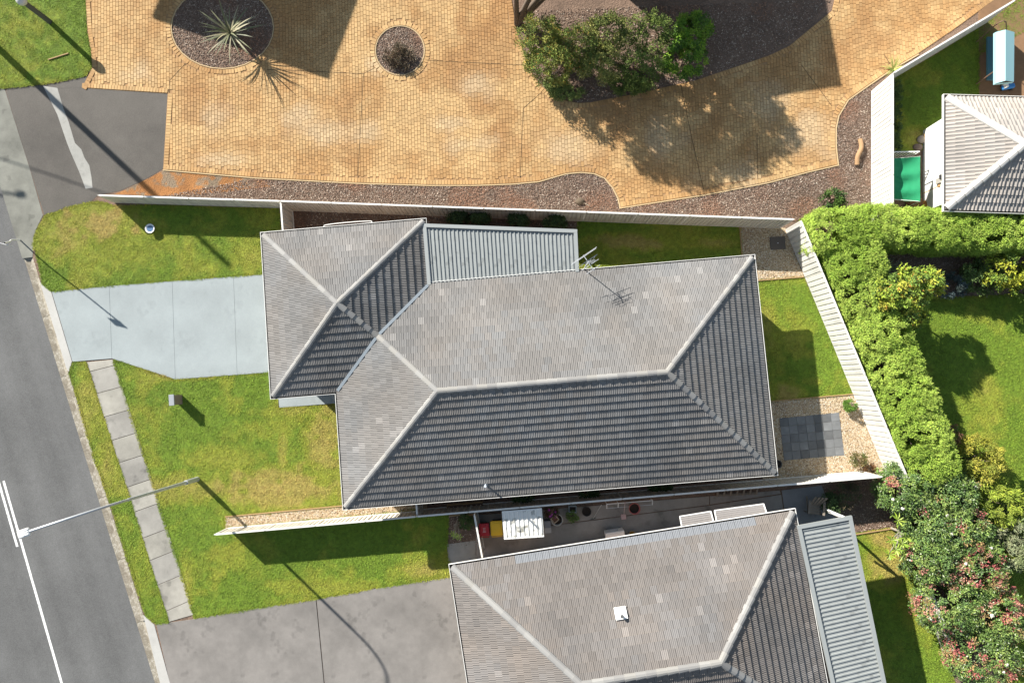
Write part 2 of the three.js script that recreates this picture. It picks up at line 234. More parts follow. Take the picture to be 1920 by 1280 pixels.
const paverDrive = thing('paver_driveway', P(800, 240), 'broad tan brick paver driveway with pale worn patches', 'driveway', null, 'structure');
put('paver_bedding', flat(paverPoly, 0.012, [bedA, bedB]), M([0.34, 0.205, 0.098], 1), paverDrive);
{ const pw = 0.15, pl = 0.235, gap = 0.0085, hgt = 0.02;
  const brick = new THREE.BoxGeometry(pw - gap, hgt, pl - gap); brick.translate(0, hgt / 2 + 0.012, 0);
  { const p = brick.attributes.position; for (let i = 0; i < p.count; i++) if (p.getY(i) > 0.02) { p.setX(i, p.getX(i) - Math.sign(p.getX(i)) * 0.006); p.setZ(i, p.getZ(i) - Math.sign(p.getZ(i)) * 0.006); } brick.computeVertexNormals(); }
  const yaw = 0.035, cs = Math.cos(yaw), sn = Math.sin(yaw), list = []; const [x0, z0, x1, z1] = bbox(paverPoly);
  const cut = [...PL([[672, 340], [681, 137], [712, 120]])];
  for (let i = -240; i < 240; i++) { let run = -24 + rr(0, 0.3);
    while (run < 26) { const ln = pick([0.18, 0.215, 0.235, 0.235, 0.27]), lx = i * pw, lz = run + ln / 2; run += ln; const x = lx * cs + lz * sn + 2, z = -lx * sn + lz * cs - 12;
      if (x < x0 || x > x1 || z < Math.max(z0, -26) || z > z1 || !inside(paverPoly, x, z) || inside(bedA, x, z) || inside(bedB, x, z)) continue;
      if (edgeDist(paverPoly, x, z) < 0.275 || edgeDist(bedA, x, z) < 0.275 || edgeDist(bedB, x, z) < 0.275) continue;
      list.push([x, z, yaw + rr(-0.012, 0.012), 0, (ln - gap) / (pl - gap)]); } }
  const border = (poly, ring) => {                       // header course along the edge
    for (let k = 0; k < poly.length; k++) { const a = poly[k], b = poly[(k + 1) % poly.length], L = Math.hypot(b.x - a.x, b.z - a.z), n = Math.max(1, Math.round(L / pw)); if (a.z < -27 && b.z < -27) continue;
      const dx = (b.x - a.x) / L, dz = (b.z - a.z) / L; let nx = -dz, nz = dx; const mx = (a.x + b.x) / 2, mz = (a.z + b.z) / 2; if (inside(poly, mx + nx * 0.05, mz + nz * 0.05) === ring) { nx = -nx; nz = -nz; }
      for (let i = 0; i < n; i++) { const t = (i + 0.5) / n * L; list.push([a.x + dx * t + nx * 0.14, a.z + dz * t + nz * 0.14, Math.atan2(nx, nz), 1, 1]); } } };
  border(paverPoly, false); border(bedA, true); border(bedB, true);
  const near = list.map((p, i) => [Math.hypot(p[0], p[1]), i]).sort((a, b) => a[0] - b[0]).slice(0, 300).map(p => p[1]), nearSet = new Set(near);
  const tones = []; const toneMat = c => { let best = null, bd = 0.018; for (const t of tones) { const d = Math.abs(t.c[0] - c[0]) + Math.abs(t.c[1] - c[1]) + Math.abs(t.c[2] - c[2]); if (d < bd) { bd = d; best = t; } } if (!best) { best = { c, m: M(c, 0.92) }; tones.push(best); } return best.m; };
  const rest = [];
  list.forEach(([x, z, a, e, sc = 1], i) => { const k = rr(0.87, 1.13) * (e ? 1.03 : 1), c = paverTone(x, z).map(v => v * k); const m = new THREE.Matrix4().makeRotationY(a); m.scale(V3(1, 1, sc)); m.setPosition(x, rr(-0.002, 0.002) + (e ? 0.005 : 0), z);
    if (nearSet.has(i)) placed('paver', brick, toneMat(c), m, paverDrive); else rest.push([m, lin(...c)]); });
  instances('pavers', brick, M([1, 1, 1], 0.92), rest, null, null, paverDrive);
  const jm = M([0.10, 0.062, 0.03], 1);
  for (const line of [[[670, 341], [681, 138], [712, 122]], [[681, 138], [500, 130]], [[975, 338], [981, 203], [1014, 174]], [[1277, 160], [1298, 262], [1321, 362]], [[800, 113], [985, 122]], [[316, 173], [318, 150], [348, 118]], [[1502, 120], [1560, 198]], [[1658, 101], [1672, 124]], [[1420, 250], [1421, 340]]])
    put('joint_strip', merge(line.slice(1).map((q, i) => bar(P(...line[i], 0.033), P(...q, 0.033), 0.024, 0.006))), jm, paverDrive);
  const cm = M([0.46, 0.34, 0.19], 0.9);                 // raised edge along the lower side
  put('edge_band', sweep(PL(paverBottom.slice(0, 28)), [[0.0, 0], [0.0, 0.042], [-0.05, 0.045], [-0.065, 0.03]], 0), cm, paverDrive);
  put('edge_band', sweep([...bedB, bedB[0]].reverse(), [[0, 0], [0, 0.045], [-0.045, 0.045], [-0.06, 0.02]], 0), cm, paverDrive);
  put('edge_band', sweep([...bedA, bedA[0]].reverse(), [[0, 0], [0, 0.045], [-0.045, 0.045], [-0.06, 0.02]], 0), cm, paverDrive);
}

// ---------------------------------------------------------------- lawns
const dryPx = [[185, 415, 105, 42, 1], [120, 450, 60, 40, 0.7], [250, 470, 60, 30, 0.35], [470, 480, 40, 40, 0.45], [330, 915, 130, 26, 0.6], [520, 915, 140, 40, 0.8], [610, 830, 42, 90, 0.75], [330, 700, 90, 16, 0.75], [420, 860, 70, 25, 0.45], [545, 770, 60, 14, 0.6], [530, 840, 10, 60, 0.6], [165, 760, 30, 70, 0.6], [200, 870, 26, 60, 0.6], [262, 1060, 26, 70, 0.25], [600, 1100, 100, 18, 0.45], [420, 1050, 60, 50, 0.25], [800, 1065, 60, 25, 0.65], [1190, 455, 90, 18, 0.8], [1340, 455, 60, 14, 0.6], [1440, 610, 20, 50, 0.6], [1475, 735, 40, 20, 0.8], [1670, 1060, 60, 45, 0.75], [1660, 1010, 40, 20, 0.8], [1720, 255, 30, 25, 0.6], [60, 130, 60, 20, 0.3], [160, 1160, 40, 10, 0.6], [350, 1090, 14, 60, 0.5]].map(([x, y, a, b, k]) => { const c = P(x, y); return [c.x, c.z, a / 39, b / 39, k]; });
const lushPx = [[95, 535, 50, 20, 1], [105, 455, 18, 12, 0.8], [350, 740, 60, 35, 0.8], [480, 740, 50, 30, 0.5], [255, 960, 14, 40, 0.8], [80, 140, 26, 16, 0.9], [700, 1040, 90, 20, 0.6], [400, 1010, 60, 20, 0.6], [330, 400, 90, 20, 0.6], [1760, 190, 80, 60, 0.8], [620, 1000, 200, 20, 0.8], [1530, 690, 60, 50, 0.8], [420, 1100, 40, 30, 0.5]].map(([x, y, a, b, k]) => { const c = P(x, y); return [c.x, c.z, a / 39, b / 39, k]; });
function grassTone(x, z) {
  const n = fbm(x * 0.55, z * 0.55, 401, 4), f = fbm(x * 2.3, z * 2.3, 411, 3), j = (f - 0.5) * 1.5 + (n - 0.5) * 0.8; let d = 0.16 + (n - 0.5) * 0.9 + (f - 0.5) * 0.5;
  if (x > 14) d -= 0.12;
  for (const [cx, cz, a, b, k] of dryPx) d = Math.max(d, k * (1 - sstep(0.35, 1.35, Math.hypot((x - cx) / a, (z - cz) / b) + j)) + (f - 0.5) * 0.35);
  for (const [cx, cz, a, b, k] of lushPx) d -= 0.55 * k * (1 - sstep(0.3, 1.3, Math.hypot((x - cx) / a, (z - cz) / b) + j));
  d = clamp(d); const g = mix3([0.155, 0.24, 0.018], [0.265, 0.295, 0.03], sstep(0.0, 0.4, d)); return mix3(g, [0.40, 0.31, 0.085], sstep(0.35, 0.95, d));
}
const thatch = M([1, 1, 1], 1, { map: (() => { const n = 1024, x0 = -34, z0 = -28, S = 64; const t = tex(n, (u, v) => { const x = x0 + u * S, z = -(v * S) + 34; const c = grassTone(x, z), k = 0.62 + 0.4 * vnoise(u * 900, v * 900, 77); return [c[0] * k * 1.03, c[1] * k * 0.95, c[2] * k]; }); t.repeat.set(1 / S, 1 / S); t.offset.set(-x0 / S, 34 / S); return t; })() });
const lawns = [];
function lawn(poly, y, label, dens = 1, excl = []) { const pts = PL(poly); structure('lawn', flat(pts, y), thatch, label, 'lawn'); lawns.push([pts, dens, excl.map(e => PL(e)), y]); }
lawn([[-80, -160], [150, -160], [162, 60], [169.5, 101], [171, 126], [161, 142], [117, 151], [100, 155], [75, 158.5], [14, 164], [-30, 168], [-80, 60]], 0.014, 'corner lawn beside the asphalt crossing and paver drive');
lawn([[186, 378], [160, 381], [120, 392], [84, 405], [68, 432], [62, 456], [74, 500], [80, 533], [96, 546], [205, 535], [323, 526], [438, 517.5], [560, 509], [560, 440], [524, 440], [523, 392], [290, 386], [213, 386]], 0.016, 'front lawn going dry between boundary fence and painted driveway');
lawn([[130, 698], [136, 680], [161, 679], [237, 914], [316, 1166], [292, 1168.5], [272, 1152], [238, 1045], [212, 960], [177, 860], [144, 745]], 0.012, 'narrow grass strip between kerb and footpath');
lawn([[213, 675], [328, 712.5], [445, 704], [520, 698], [520, 765], [660, 757], [660, 946], [422, 968], [422, 990], [790, 955], [840, 966], [838, 1030], [845, 1080], [705, 1101.5], [592, 1122], [480, 1139], [364, 1158], [340, 1080], [300, 955], [276, 875], [240, 765]], 0.012, 'large front lawn, green and yellow, around the low front fence');
lawn([[1084, 405], [1386, 420], [1394, 500], [1300, 520], [1084, 540]], 0.012, 'narrow side lawn in the shade of the back fence');
lawn([[1400, 527], [1506, 519.5], [1600, 738], [1430, 753]], 0.012, 'small back lawn between the house and the east fence', 1.1);
lawn([[1745, 560], [2040, 548], [2040, 1330], [1900, 1330], [1860, 1180], [1790, 960], [1680, 740], [1640, 600]], 0.012, 'bright green lawn behind the clipped hedge', 1.1);
lawn([[1602, 1000], [1700, 985], [1722, 1090], [1770, 1200], [1800, 1330], [1600, 1330], [1580, 1100]], 0.012, 'patch of rear lawn beside the blue metal patio roof');
lawn([[1672, 150], [1760, 101], [1880, 20], [2000, -60], [2000, 20], [1834, 101], [1834, 200], [1830, 260], [1775, 232], [1735, 275], [1715, 288], [1672, 292]], 0.012, 'shaded dark green lawn inside the white fence corner');
{ const blade = []; for (let k = 0; k < 5; k++) { const a = k * 1.256 + 0.4, l = 0.05 + 0.012 * (k % 3), w = 0.0085, x = Math.cos(a), z = Math.sin(a), o = 0.008; blade.push(x * o - z * w, 0, z * o + x * w, x * o + z * w, 0, z * o - x * w, x * l, 0.02 + 0.012 * ((k * 2) % 3), z * l); }
  const tuft = rawGeo(blade); const list = []; const gm = M([1, 1, 1], 0.85, { side: THREE.DoubleSide });
  const m = new THREE.Matrix4(), q = new THREE.Quaternion(), s = V3(1, 1, 1), yAx = V3(0, 1, 0);
  for (const [pts, dens, excl, y] of lawns) { const [x0, z0, x1, z1] = bbox(pts).map((v, i) => clamp(v, i % 2 ? -21 : -28, i % 2 ? 18 : 29)); const N = Math.round((x1 - x0) * (z1 - z0) * 480 * dens);
    for (let i = 0; i < N; i++) { const x = rr(x0, x1), z = rr(z0, z1); if (!inside(pts, x, z)) continue; let bad = false; for (const e of excl) if (inside(e, x, z)) bad = true; if (bad) continue;
      const c = grassTone(x + rr(-0.06, 0.06), z + rr(-0.06, 0.06)), k = rr(0.6, 1.45), cl = fbm(x * 5, z * 5, 431, 2); const h = rr(0.6, 1.3) * (0.3 + 1.3 * cl), wd = rr(1.1, 1.8); s.set(wd, h, wd); q.setFromAxisAngle(yAx, rr(0, 6.28));
      list.push([new THREE.Matrix4().compose(V3(x, y, z), q, s), lin(c[0] * k * rr(0.92, 1.08), c[1] * k, c[2] * k)]); } }
  for (const [pts, , , y] of lawns) for (let k = 0; k < pts.length; k++) { const a = pts[k], b2 = pts[(k + 1) % pts.length], L = Math.hypot(b2.x - a.x, b2.z - a.z); if (L < 0.05 || Math.abs(a.x) > 29 || Math.abs(a.z) > 24) continue;      // ragged grass along the edges
    for (let i = 0; i < L * 55; i++) { const t = rnd(), wv = fbm((a.x + t * L) * 1.7, a.z * 1.7 + t * L, 441, 2), f = rr(-0.06, 0.02 + 0.1 * wv * wv); let nx = (b2.z - a.z) / L, nz = -(b2.x - a.x) / L; if (inside(pts, (a.x + b2.x) / 2 + nx * 0.03, (a.z + b2.z) / 2 + nz * 0.03)) { nx = -nx; nz = -nz; } const x = a.x + (b2.x - a.x) * t + nx * f, z = a.z + (b2.z - a.z) * t + nz * f, c = grassTone(x, z), v = rr(0.6, 1.4); s.set(rr(0.7, 1.3), rr(0.8, 1.5), rr(0.7, 1.3)); q.setFromAxisAngle(yAx, rr(0, 6.28)); list.push([new THREE.Matrix4().compose(V3(x, y + 0.012, z), q, s), lin(c[0] * v * 1.08, c[1] * v, c[2] * v)]); } }
  instances('grass', tuft, gm, list, 'short mown grass blades covering all the lawns', 'grass');
}
// ---------------------------------------------------------------- gravel and mulch beds
function scatter(pts, perM2, fn, excl = []) { const [x0, z0, x1, z1] = bbox(pts), N = Math.round((x1 - x0) * (z1 - z0) * perM2); for (let i = 0; i < N; i++) { const x = rr(x0, x1), z = rr(z0, z1); if (inside(pts, x, z) && !excl.some(e => inside(e, x, z))) fn(x, z); } }
const pebbleGeo = (() => { const g = new THREE.IcosahedronGeometry(1, 0); const p = g.attributes.position; for (let i = 0; i < p.count; i++) { const k = 0.85 + 0.3 * hash(Math.round(p.getX(i) * 50), Math.round(p.getY(i) * 50 + p.getZ(i) * 777), 3); p.setXYZ(i, p.getX(i) * k, p.getY(i) * k * 0.55, p.getZ(i) * k * 0.8); } g.computeVertexNormals(); return g; })();
const gravelBase = M([1, 1, 1], 1, { map: tex(256, (u, v) => { const k = 0.5 + 0.7 * vnoise(u * 90, v * 90, 7, 90); return [0.27 * k, 0.195 * k, 0.12 * k]; }, 2.4) });
const eastGravel = PL([[1430, 754], [1601, 739.5], [1662, 888], [1560, 898], [1430, 908]]), frontGravel = PL([[423, 969.5], [640, 948], [800, 940], [800, 955], [423, 991]]), neGravel = PL([[1388, 424], [1474, 428], [1507, 518], [1395, 527]]);
structure('gravel_bed', flat(eastGravel, 0.014), gravelBase, 'tan pebble bed around the slate pavers by the back fence', 'gravel');
structure('gravel_bed', flat(frontGravel, 0.016), gravelBase, 'long pebble strip along the low front fence', 'gravel');
structure('gravel_bed', flat(neGravel, 0.014), gravelBase, 'pebble corner where the two back fences meet', 'gravel');
{ const list = []; const q = new THREE.Quaternion(), e = new THREE.Euler(); const add = (x, z, k) => { const s = rr(0.018, 0.036); q.setFromEuler(e.set(rr(-0.3, 0.3), rr(0, 6.3), rr(-0.3, 0.3))); const t = rnd(), c = t < 0.5 ? [0.46, 0.35, 0.22] : t < 0.75 ? [0.55, 0.46, 0.33] : t < 0.9 ? [0.34, 0.22, 0.12] : [0.6, 0.55, 0.46]; const b = rr(0.75, 1.15) * k; list.push([new THREE.Matrix4().compose(V3(x, 0.016 + s * 0.4, z), q, V3(s * rr(0.8, 1.3), s, s)), lin(c[0] * b, c[1] * b, c[2] * b)]); };
  const slate = PL([[1461, 784], [1573, 773], [1583, 853], [1470, 863]]);
  scatter(eastGravel, 1500, (x, z) => add(x, z, 1), [slate]); scatter(frontGravel, 1300, (x, z) => add(x, z, 1)); scatter(neGravel, 1500, (x, z) => add(x, z, 1));
  instances('gravel', pebbleGeo, M([1, 1, 1], 0.9), list, 'loose tan and cream pebbles filling the gravel beds', 'gravel'); }
{ const list = []; const chip = new THREE.BoxGeometry(0.055, 0.008, 0.02); const q = new THREE.Quaternion(), e = new THREE.Euler();
  const add = (x, z, dark = 1) => { const n = fbm(x * 0.6, z * 0.6, 501, 3), t = rnd(); q.setFromEuler(e.set(rr(-0.5, 0.5), rr(0, 6.3), rr(-0.5, 0.5))); let c = t < 0.55 ? [0.17, 0.115, 0.085] : t < 0.8 ? [0.27, 0.21, 0.165] : t < 0.93 ? [0.10, 0.065, 0.05] : [0.44, 0.37, 0.30]; c = mix3(c, [0.24, 0.12, 0.07], sstep(0.5, 0.7, n) * 0.6); const k = rr(0.85, 1.6) * dark; list.push([new THREE.Matrix4().compose(V3(x, rr(0.008, 0.028), z), q, V3(rr(0.6, 1.6), 1, rr(0.7, 1.5))), lin(c[0] * k, c[1] * k, c[2] * k)]); };
  const north = PL([[478, 334], [670, 344], [805, 348], [890, 348], [960, 345.5], [1010, 341], [1062, 326], [1090, 323.5], [1115, 326], [1134, 335], [1149, 353], [1163, 391], [1320, 366], [1515, 323], [1572, 310], [1568, 277], [1568, 240], [1573, 218], [1591, 188], [1640, 155], [1636, 175], [1636, 404], [1490, 414], [1000, 396], [524, 379], [300, 368]]);
  scatter(north, 520, (x, z) => add(x, z)); scatter(bedA, 420, (x, z) => add(x, z)); scatter(bedB, 500, (x, z) => add(x, z));
  scatter(PL([[545, 392], [1084, 418], [1084, 436], [790, 420], [545, 436]]), 350, (x, z) => add(x, z));
  scatter(PL([[1332, 104], [1442, 88], [1470, 80], [1440, 104], [1300, 151], [1110, 189], [1085, 191], [1060, 186], [1035, 175], [1012, 156], [990, 105], [985, 20], [1560, 0], [1480, 84]]), 260, (x, z) => add(x, z));
  scatter(PL([[1540, 905], [1655, 897], [1700, 985], [1600, 1000], [1560, 960]]), 260, (x, z) => add(x, z)); scatter(PL([[840, 968], [889, 965], [896, 1018], [842, 1026]]), 350, (x, z) => add(x, z));
  scatter(PL([[1600, 470], [2000, 465], [2000, 560], [1745, 556], [1640, 560]]), 220, (x, z) => add(x, z));
  instances('bark_mulch', chip, M([1, 1, 1], 1), list, 'scattered bark chips and dry leaf litter on the garden beds', 'mulch'); }

// slate pavers
{ const A = P(1461, 784), B = P(1573, 773), C = P(1583, 853), D = P(1470, 863), nx = 7, nz = 5; const t = thing('slate_paving', P(1521, 818), 'square of grey slate pavers laid in the pebble bed', 'paving', null, 'structure');
  const at = (u, v) => A.clone().lerp(B, u).lerp(D.clone().lerp(C, u), v); const mats = [0.10, 0.125, 0.15, 0.18].map((k, i) => M([1, 1, 1], 0.7, { map: tex(128, (u, v) => { const a = grain(u, v, 600 + i * 9, 4), s = k * (0.75 + 0.5 * a); return [s * 0.97, s, s * 1.02]; }, 0.9) }));
  for (let i = 0; i < nx; i++) for (let j = 0; j < nz; j++) { const g = 0.012, a = at((i + g) / nx, (j + g) / nz), b = at((i + 1 - g) / nx, (j + g) / nz), c = at((i + 1 - g) / nx, (j + 1 - g) / nz), d = at((i + g) / nx, (j + 1 - g) / nz); put('slate_tile', slab([a, b, c, d], -0.01, 0.05 + rr(-0.003, 0.003), 0.003), mats[Math.floor(rnd() * 4)], t); } }
// timber edging
const timber = M([1, 1, 1], 0.85, { map: tex(256, (u, v) => { const k = 0.75 + 0.5 * fbm(u * 4, v * 60, 61, 3); return [0.36 * k, 0.235 * k, 0.11 * k]; }, 1) });
const greyTimber = M([1, 1, 1], 0.9, { map: tex(256, (u, v) => { const k = 0.75 + 0.5 * fbm(u * 4, v * 60, 67, 3); return [0.25 * k, 0.215 * k, 0.175 * k]; }, 1) });
for (const [a, b, l] of [[[1395, 528], [1507, 519], 'timber edging board between the pebble corner and back lawn'], [[1430, 753.5], [1600, 738.5], 'timber edging board between the back lawn and slate paving bed'], [[1387, 424], [1394, 505], 'timber edging board between side lawn and pebble corner'], [[1440, 904], [1650, 893], 'long timber sleeper under the fence beside the pebble bed'], [[422, 968.5], [655, 946.5], 'thin timber edging between front lawn and pebble strip'], [[90, 112], [128, 100], 'short weathered timber sleeper lying on the corner lawn'], [[842, 967], [890, 964], 'short sleeper edging the small flower bed'], [[1602, 1002], [1702, 986], 'sleeper edging the dark bed behind the patio roof']])
  tag(put('timber_edging', bar(P(...a, 0.035), P(...b, 0.035), 0.045, 0.09), timber), l, 'edging', 'timber garden edgings');
// neighbour's side path
{ const t = thing('side_path', P(1200, 980), 'dark concrete path along the side of the neighbouring house', 'path', null, 'structure');
  put('path_slab', slab(PL([[838, 1020], [892, 1013], [892, 1040], [905, 1060], [842, 1068]]), -0.03, 0.03, 0.004), pathConcrete[1], t);
  put('path_slab', slab(PL([[893, 966], [1330, 930], [1330, 946], [1000, 988], [893, 1003]]), -0.03, 0.026, 0.004), darkConcrete, t);
  put('path_slab', slab(PL([[893, 1004.5], [1000, 989.5], [1330, 947.5], [1465, 927], [1475, 1000], [893, 1075]]), -0.03, 0.026, 0.004), darkConcrete, t);
  put('path_slab', slab(PL([[1331.5, 930], [1462, 919], [1464, 925], [1331.5, 945.5]]), -0.03, 0.026, 0.004), darkConcrete, t);
  put('path_slab', slab(PL([[1466, 919], [1541, 910], [1562, 965], [1600, 1000], [1477, 1000]]), -0.03, 0.026, 0.004), blueConcrete, t); }
if (false) structure('patio', slab(PL([[1775, 232], [1800, 230], [1800, 372], [1745, 368], [1740, 350], [1731, 345], [1727, 300], [1733, 276]]), -0.03, 0.03, 0.004), brightConcrete, 'glaring white concrete patio against the corner house', 'patio');
structure('patio', slab(PL([[1727, 372], [1745, 369], [1800, 373], [1800, 392], [1750, 389], [1727, 386]]), -0.03, 0.026, 0.004), M([0.30, 0.22, 0.12], 0.9), 'strip of tan paving below the white patio', 'patio');
structure('patio', slab(PL([[1835.5, 101], [1835.5, -60], [2060, -60], [2060, 260], [1835.5, 260]]), -0.03, 0.03, 0.004), brownPaving, 'brown paved courtyard behind the corner house', 'patio');
// ---------------------------------------------------------------- roofs of separate tiles
function tileGeo(prof, w, L, t, gap = 0.004) {
  const K = prof.length - 1, pos = [], idx = [];
  for (let k = 0; k <= K; k++) { const x = gap + (w - 2 * gap) * k / K; pos.push(x, 0, t + prof[k], x, L, prof[k] * 0.7, x, 0.004, 0); }
  for (let k = 0; k < K; k++) { const a = k * 3, b = a + 3; idx.push(a, b, a + 1, b, b + 1, a + 1, a + 2, b + 2, a, b + 2, b, a); }
  const g = new THREE.BufferGeometry(); g.setAttribute('position', new THREE.Float32BufferAttribute(pos, 3)); g.setIndex(idx); const r = g.toNonIndexed(); r.computeVertexNormals(); return r;
}
const shake = [0, 0.019, 0.002, 0.019, 0.002, 0.019, 0.002, 0.019, 0.0];
const roman = [0, 0.004, 0.03, 0.045, 0.03, 0.004, 0.004, 0.03, 0.045, 0.03, 0.004, 0];
function roofTiles(roof, faces, o) {
  const { w, gauge, t = 0.05, prof, tone } = o, L = gauge + 0.05, geo = tileGeo(prof, w, L, t), full = [], cut = [], cutCol = [], under = [];
  const K = prof.length - 1;
  for (const f of faces) {
    let [E0, E1] = f; const n = new THREE.Vector3(); { const a = f[1].clone().sub(f[0]), b = f[2].clone().sub(f[0]); n.copy(a.cross(b)).normalize(); if (n.y < 0) n.negate(); }
    let U = E1.clone().sub(E0).normalize(), V = n.clone().cross(U).normalize(); if (V.y < 0) { [E0, E1] = [E1, E0]; U.negate(); V.negate(); }
    const poly = f.map(p => { const d = p.clone().sub(E0); return [d.dot(U), d.dot(V)]; });
    const uv = poly.map(([a, b]) => V3(a, 0, b)); const um = Math.max(...poly.map(p => p[0])), un = Math.min(...poly.map(p => p[0])), vm = Math.max(...poly.map(p => p[1]));
    const W = (a, b, c) => E0.clone().addScaledVector(U, a).addScaledVector(V, b).addScaledVector(n, c);
    for (let i = 1; i < f.length - 1; i++) { const a = W(...poly[0], -0.012), b = W(...poly[i], -0.012), c = W(...poly[i + 1], -0.012); under.push(a.x, a.y, a.z, b.x, b.y, b.z, c.x, c.y, c.z); }
    const range = u => { let lo = 1e9, hi = -1e9; for (let i = 0, j = poly.length - 1; i < poly.length; j = i++) { const a = poly[i], b = poly[j]; if ((a[0] - u) * (b[0] - u) <= 0 && a[0] !== b[0]) { const v = a[1] + (b[1] - a[1]) * (u - a[0]) / (b[0] - a[0]); lo = Math.min(lo, v); hi = Math.max(hi, v); } } return [lo, hi]; };
    const rows = Math.ceil(vm / gauge);
    for (let i = 0; i < rows; i++) { const v0 = i * gauge - 0.045, off = (i & 1) * w * 0.5 - w * 2 + hash(Math.round(E0.x * 9), 1, 1) * w;
      for (let u = un + off - w; u < um + w; u += w) {
        const ins = (a, b) => { const [lo, hi] = range(a); return b >= lo - 0.06 && b <= hi; };
        const ok = ins(u, v0) && ins(u + w, v0) && ins(u, v0 + L) && ins(u + w, v0 + L);
        const c = W(u + w / 2, v0 + gauge / 2, 0), col = tone(c, i);
        if (ok) full.push([basis(U, V, n, W(u, v0, rr(-0.003, 0.003))), col, c.x * c.x + c.z * c.z]);
        else { const cols = []; for (let k = 0; k <= K; k++) { const uu = Math.min(um, Math.max(un, u + w * k / K)); let [lo, hi] = range(uu); if (lo < 0.05) lo -= 0.05; const a = Math.max(v0, lo), b = Math.min(v0 + L, hi); cols.push([uu, a, b, prof[k]]); }
          for (let k = 0; k < K; k++) { const A = cols[k], B = cols[k + 1]; if (A[2] - A[1] < 1e-3 && B[2] - B[1] < 1e-3) continue; if (B[0] - A[0] < 1e-4) continue; const fix = q => q[2] < q[1] ? [q[0], q[2] < v0 ? v0 : q[1], q[2] < v0 ? v0 : q[1], q[3]] : q; const a = fix(A), b = fix(B); const hA = v => t * (1 - (v - v0) / L);
            const p0 = W(a[0], a[1], a[3] + hA(a[1])), p1 = W(b[0], b[1], b[3] + hA(b[1])), p2 = W(b[0], b[2], b[3] * 0.7 + hA(b[2])), p3 = W(a[0], a[2], a[3] * 0.7 + hA(a[2])), q0 = W(a[0], a[1], 0), q1 = W(b[0], b[1], 0);
            for (const p of [p0, p1, p2, p0, p2, p3, q0, q1, p1, q0, p1, p0]) { cut.push(p.x, p.y, p.z); cutCol.push(col.r, col.g, col.b); } } }
      } }
  }
  full.sort((a, b) => a[2] - b[2]); const singles = o.singles ?? 300, tones = [];
  const toneMat = c => { let best = null, bd = 0.02; for (const q of tones) { const d = Math.abs(q.c.r - c.r) + Math.abs(q.c.g - c.g) + Math.abs(q.c.b - c.b); if (d < bd) { bd = d; best = q; } } if (!best) { best = { c, m: M(c, 0.88) }; tones.push(best); } return best.m; };
  for (let i = 0; i < Math.min(singles, full.length); i++) placed('roof_tile', geo, toneMat(full[i][1]), full[i][0], roof);
  if (full.length > singles) instances('roof_tiles', geo, M([1, 1, 1], 0.88), full.slice(singles).map(f => [f[0], f[1]]), null, null, roof);
  const cg = put('cut_tiles', rawGeo(cut, cutCol), M([1, 1, 1], 0.88, { vertexColors: true, side: THREE.DoubleSide }), roof); cg.userData.kind = 'stuff';
  put('roof_underlay', rawGeo(under), M([0.08, 0.08, 0.08], 1), roof);
}
const capGeo = (() => { const pr = [[-0.145, -0.07], [-0.13, -0.01], [-0.08, 0.038], [0, 0.06], [0.08, 0.038], [0.13, -0.01], [0.145, -0.07]], pos = [], idx = []; const n = pr.length;
  for (const [z, s, up] of [[0, 1.12, 0.024], [1, 0.94, 0]]) pr.forEach(([x, y]) => pos.push(x * s, y * s + up, z)); pr.forEach(([x, y]) => pos.push(x * 0.9, y * 0.9 - 0.01, 0));
  for (let i = 0; i < n - 1; i++) { idx.push(i, i + 1, n + i, i + 1, n + i + 1, n + i, 2 * n + i, 2 * n + i + 1, i, 2 * n + i + 1, i + 1, i); }
  const g = new THREE.BufferGeometry(); g.setAttribute('position', new THREE.Float32BufferAttribute(pos, 3)); g.setIndex(idx); const r = g.toNonIndexed(); r.computeVertexNormals(); return r; })();
function caps(roof, a, b, mats, len = 0.41, lift = 0.036, sc = 1) {        // laid from the low end a up to b
  const d = b.clone().sub(a), L = d.length(), n = Math.max(1, Math.round(L / len)); d.normalize(); const s = V3(0, 1, 0).cross(d).normalize(), u = d.clone().cross(s).normalize();
  for (let i = 0; i < n; i++) { const l = L / n, m = basis(s.clone().multiplyScalar(sc), u.clone().multiplyScalar(sc), d.clone().multiplyScalar(l * 1.06), a.clone().addScaledVector(d, i * l).addScaledVector(u, lift)); placed('ridge_cap', capGeo, pick(mats), m, roof); }
}
const gutterProf = [[0, -0.02], [0, -0.13], [0.14, -0.13], [0.147, 0.012], [0.128, 0.016], [0.126, 0.0], [0.12, -0.112], [0.014, -0.112], [0.014, -0.02]];
const brickWall = M([1, 1, 1], 0.9, { map: tex(256, (u, v) => { const k = 0.7 + 0.5 * vnoise(u * 20, v * 40, 7, 20); return [0.32 * k, 0.235 * k, 0.18 * k]; }, 1.5) });
const glass = new THREE.MeshPhysicalMaterial({ color: lin(0.06, 0.075, 0.085), roughness: 0.08, metalness: 0, clearcoat: 0.6 });
const whiteFrame = M([0.74, 0.73, 0.70], 0.5), soffitM = M([0.55, 0.54, 0.5], 0.8);
const gutterShadeM = M([0.045, 0.04, 0.035], 1);  // near black, for the shade painted inside the gutters
function shellOf(h, outline, he, gutterM, inset = 0.5, wallM = brickWall) {
  put('gutter', sweep(outline, gutterProf, he, true), gutterM, h);
  put('gutter_shade', sweep(outline, [[0.016, -0.06], [0.119, -0.06]], he, true), gutterShadeM, h);  // dark strip in the trough, shade of the gutter interior put into colour
  put('fascia', sweep(outline, [[-0.03, 0.0], [-0.006, 0.0], [-0.006, -0.2], [-0.03, -0.2]], he, true), gutterM, h);
  put('soffit', flat(outline, he - 0.21), soffitM, h);
  put('wall', sweep(outline, [[-inset, he - 0.215], [-inset, 0]], 0, true), wallM, h);
}
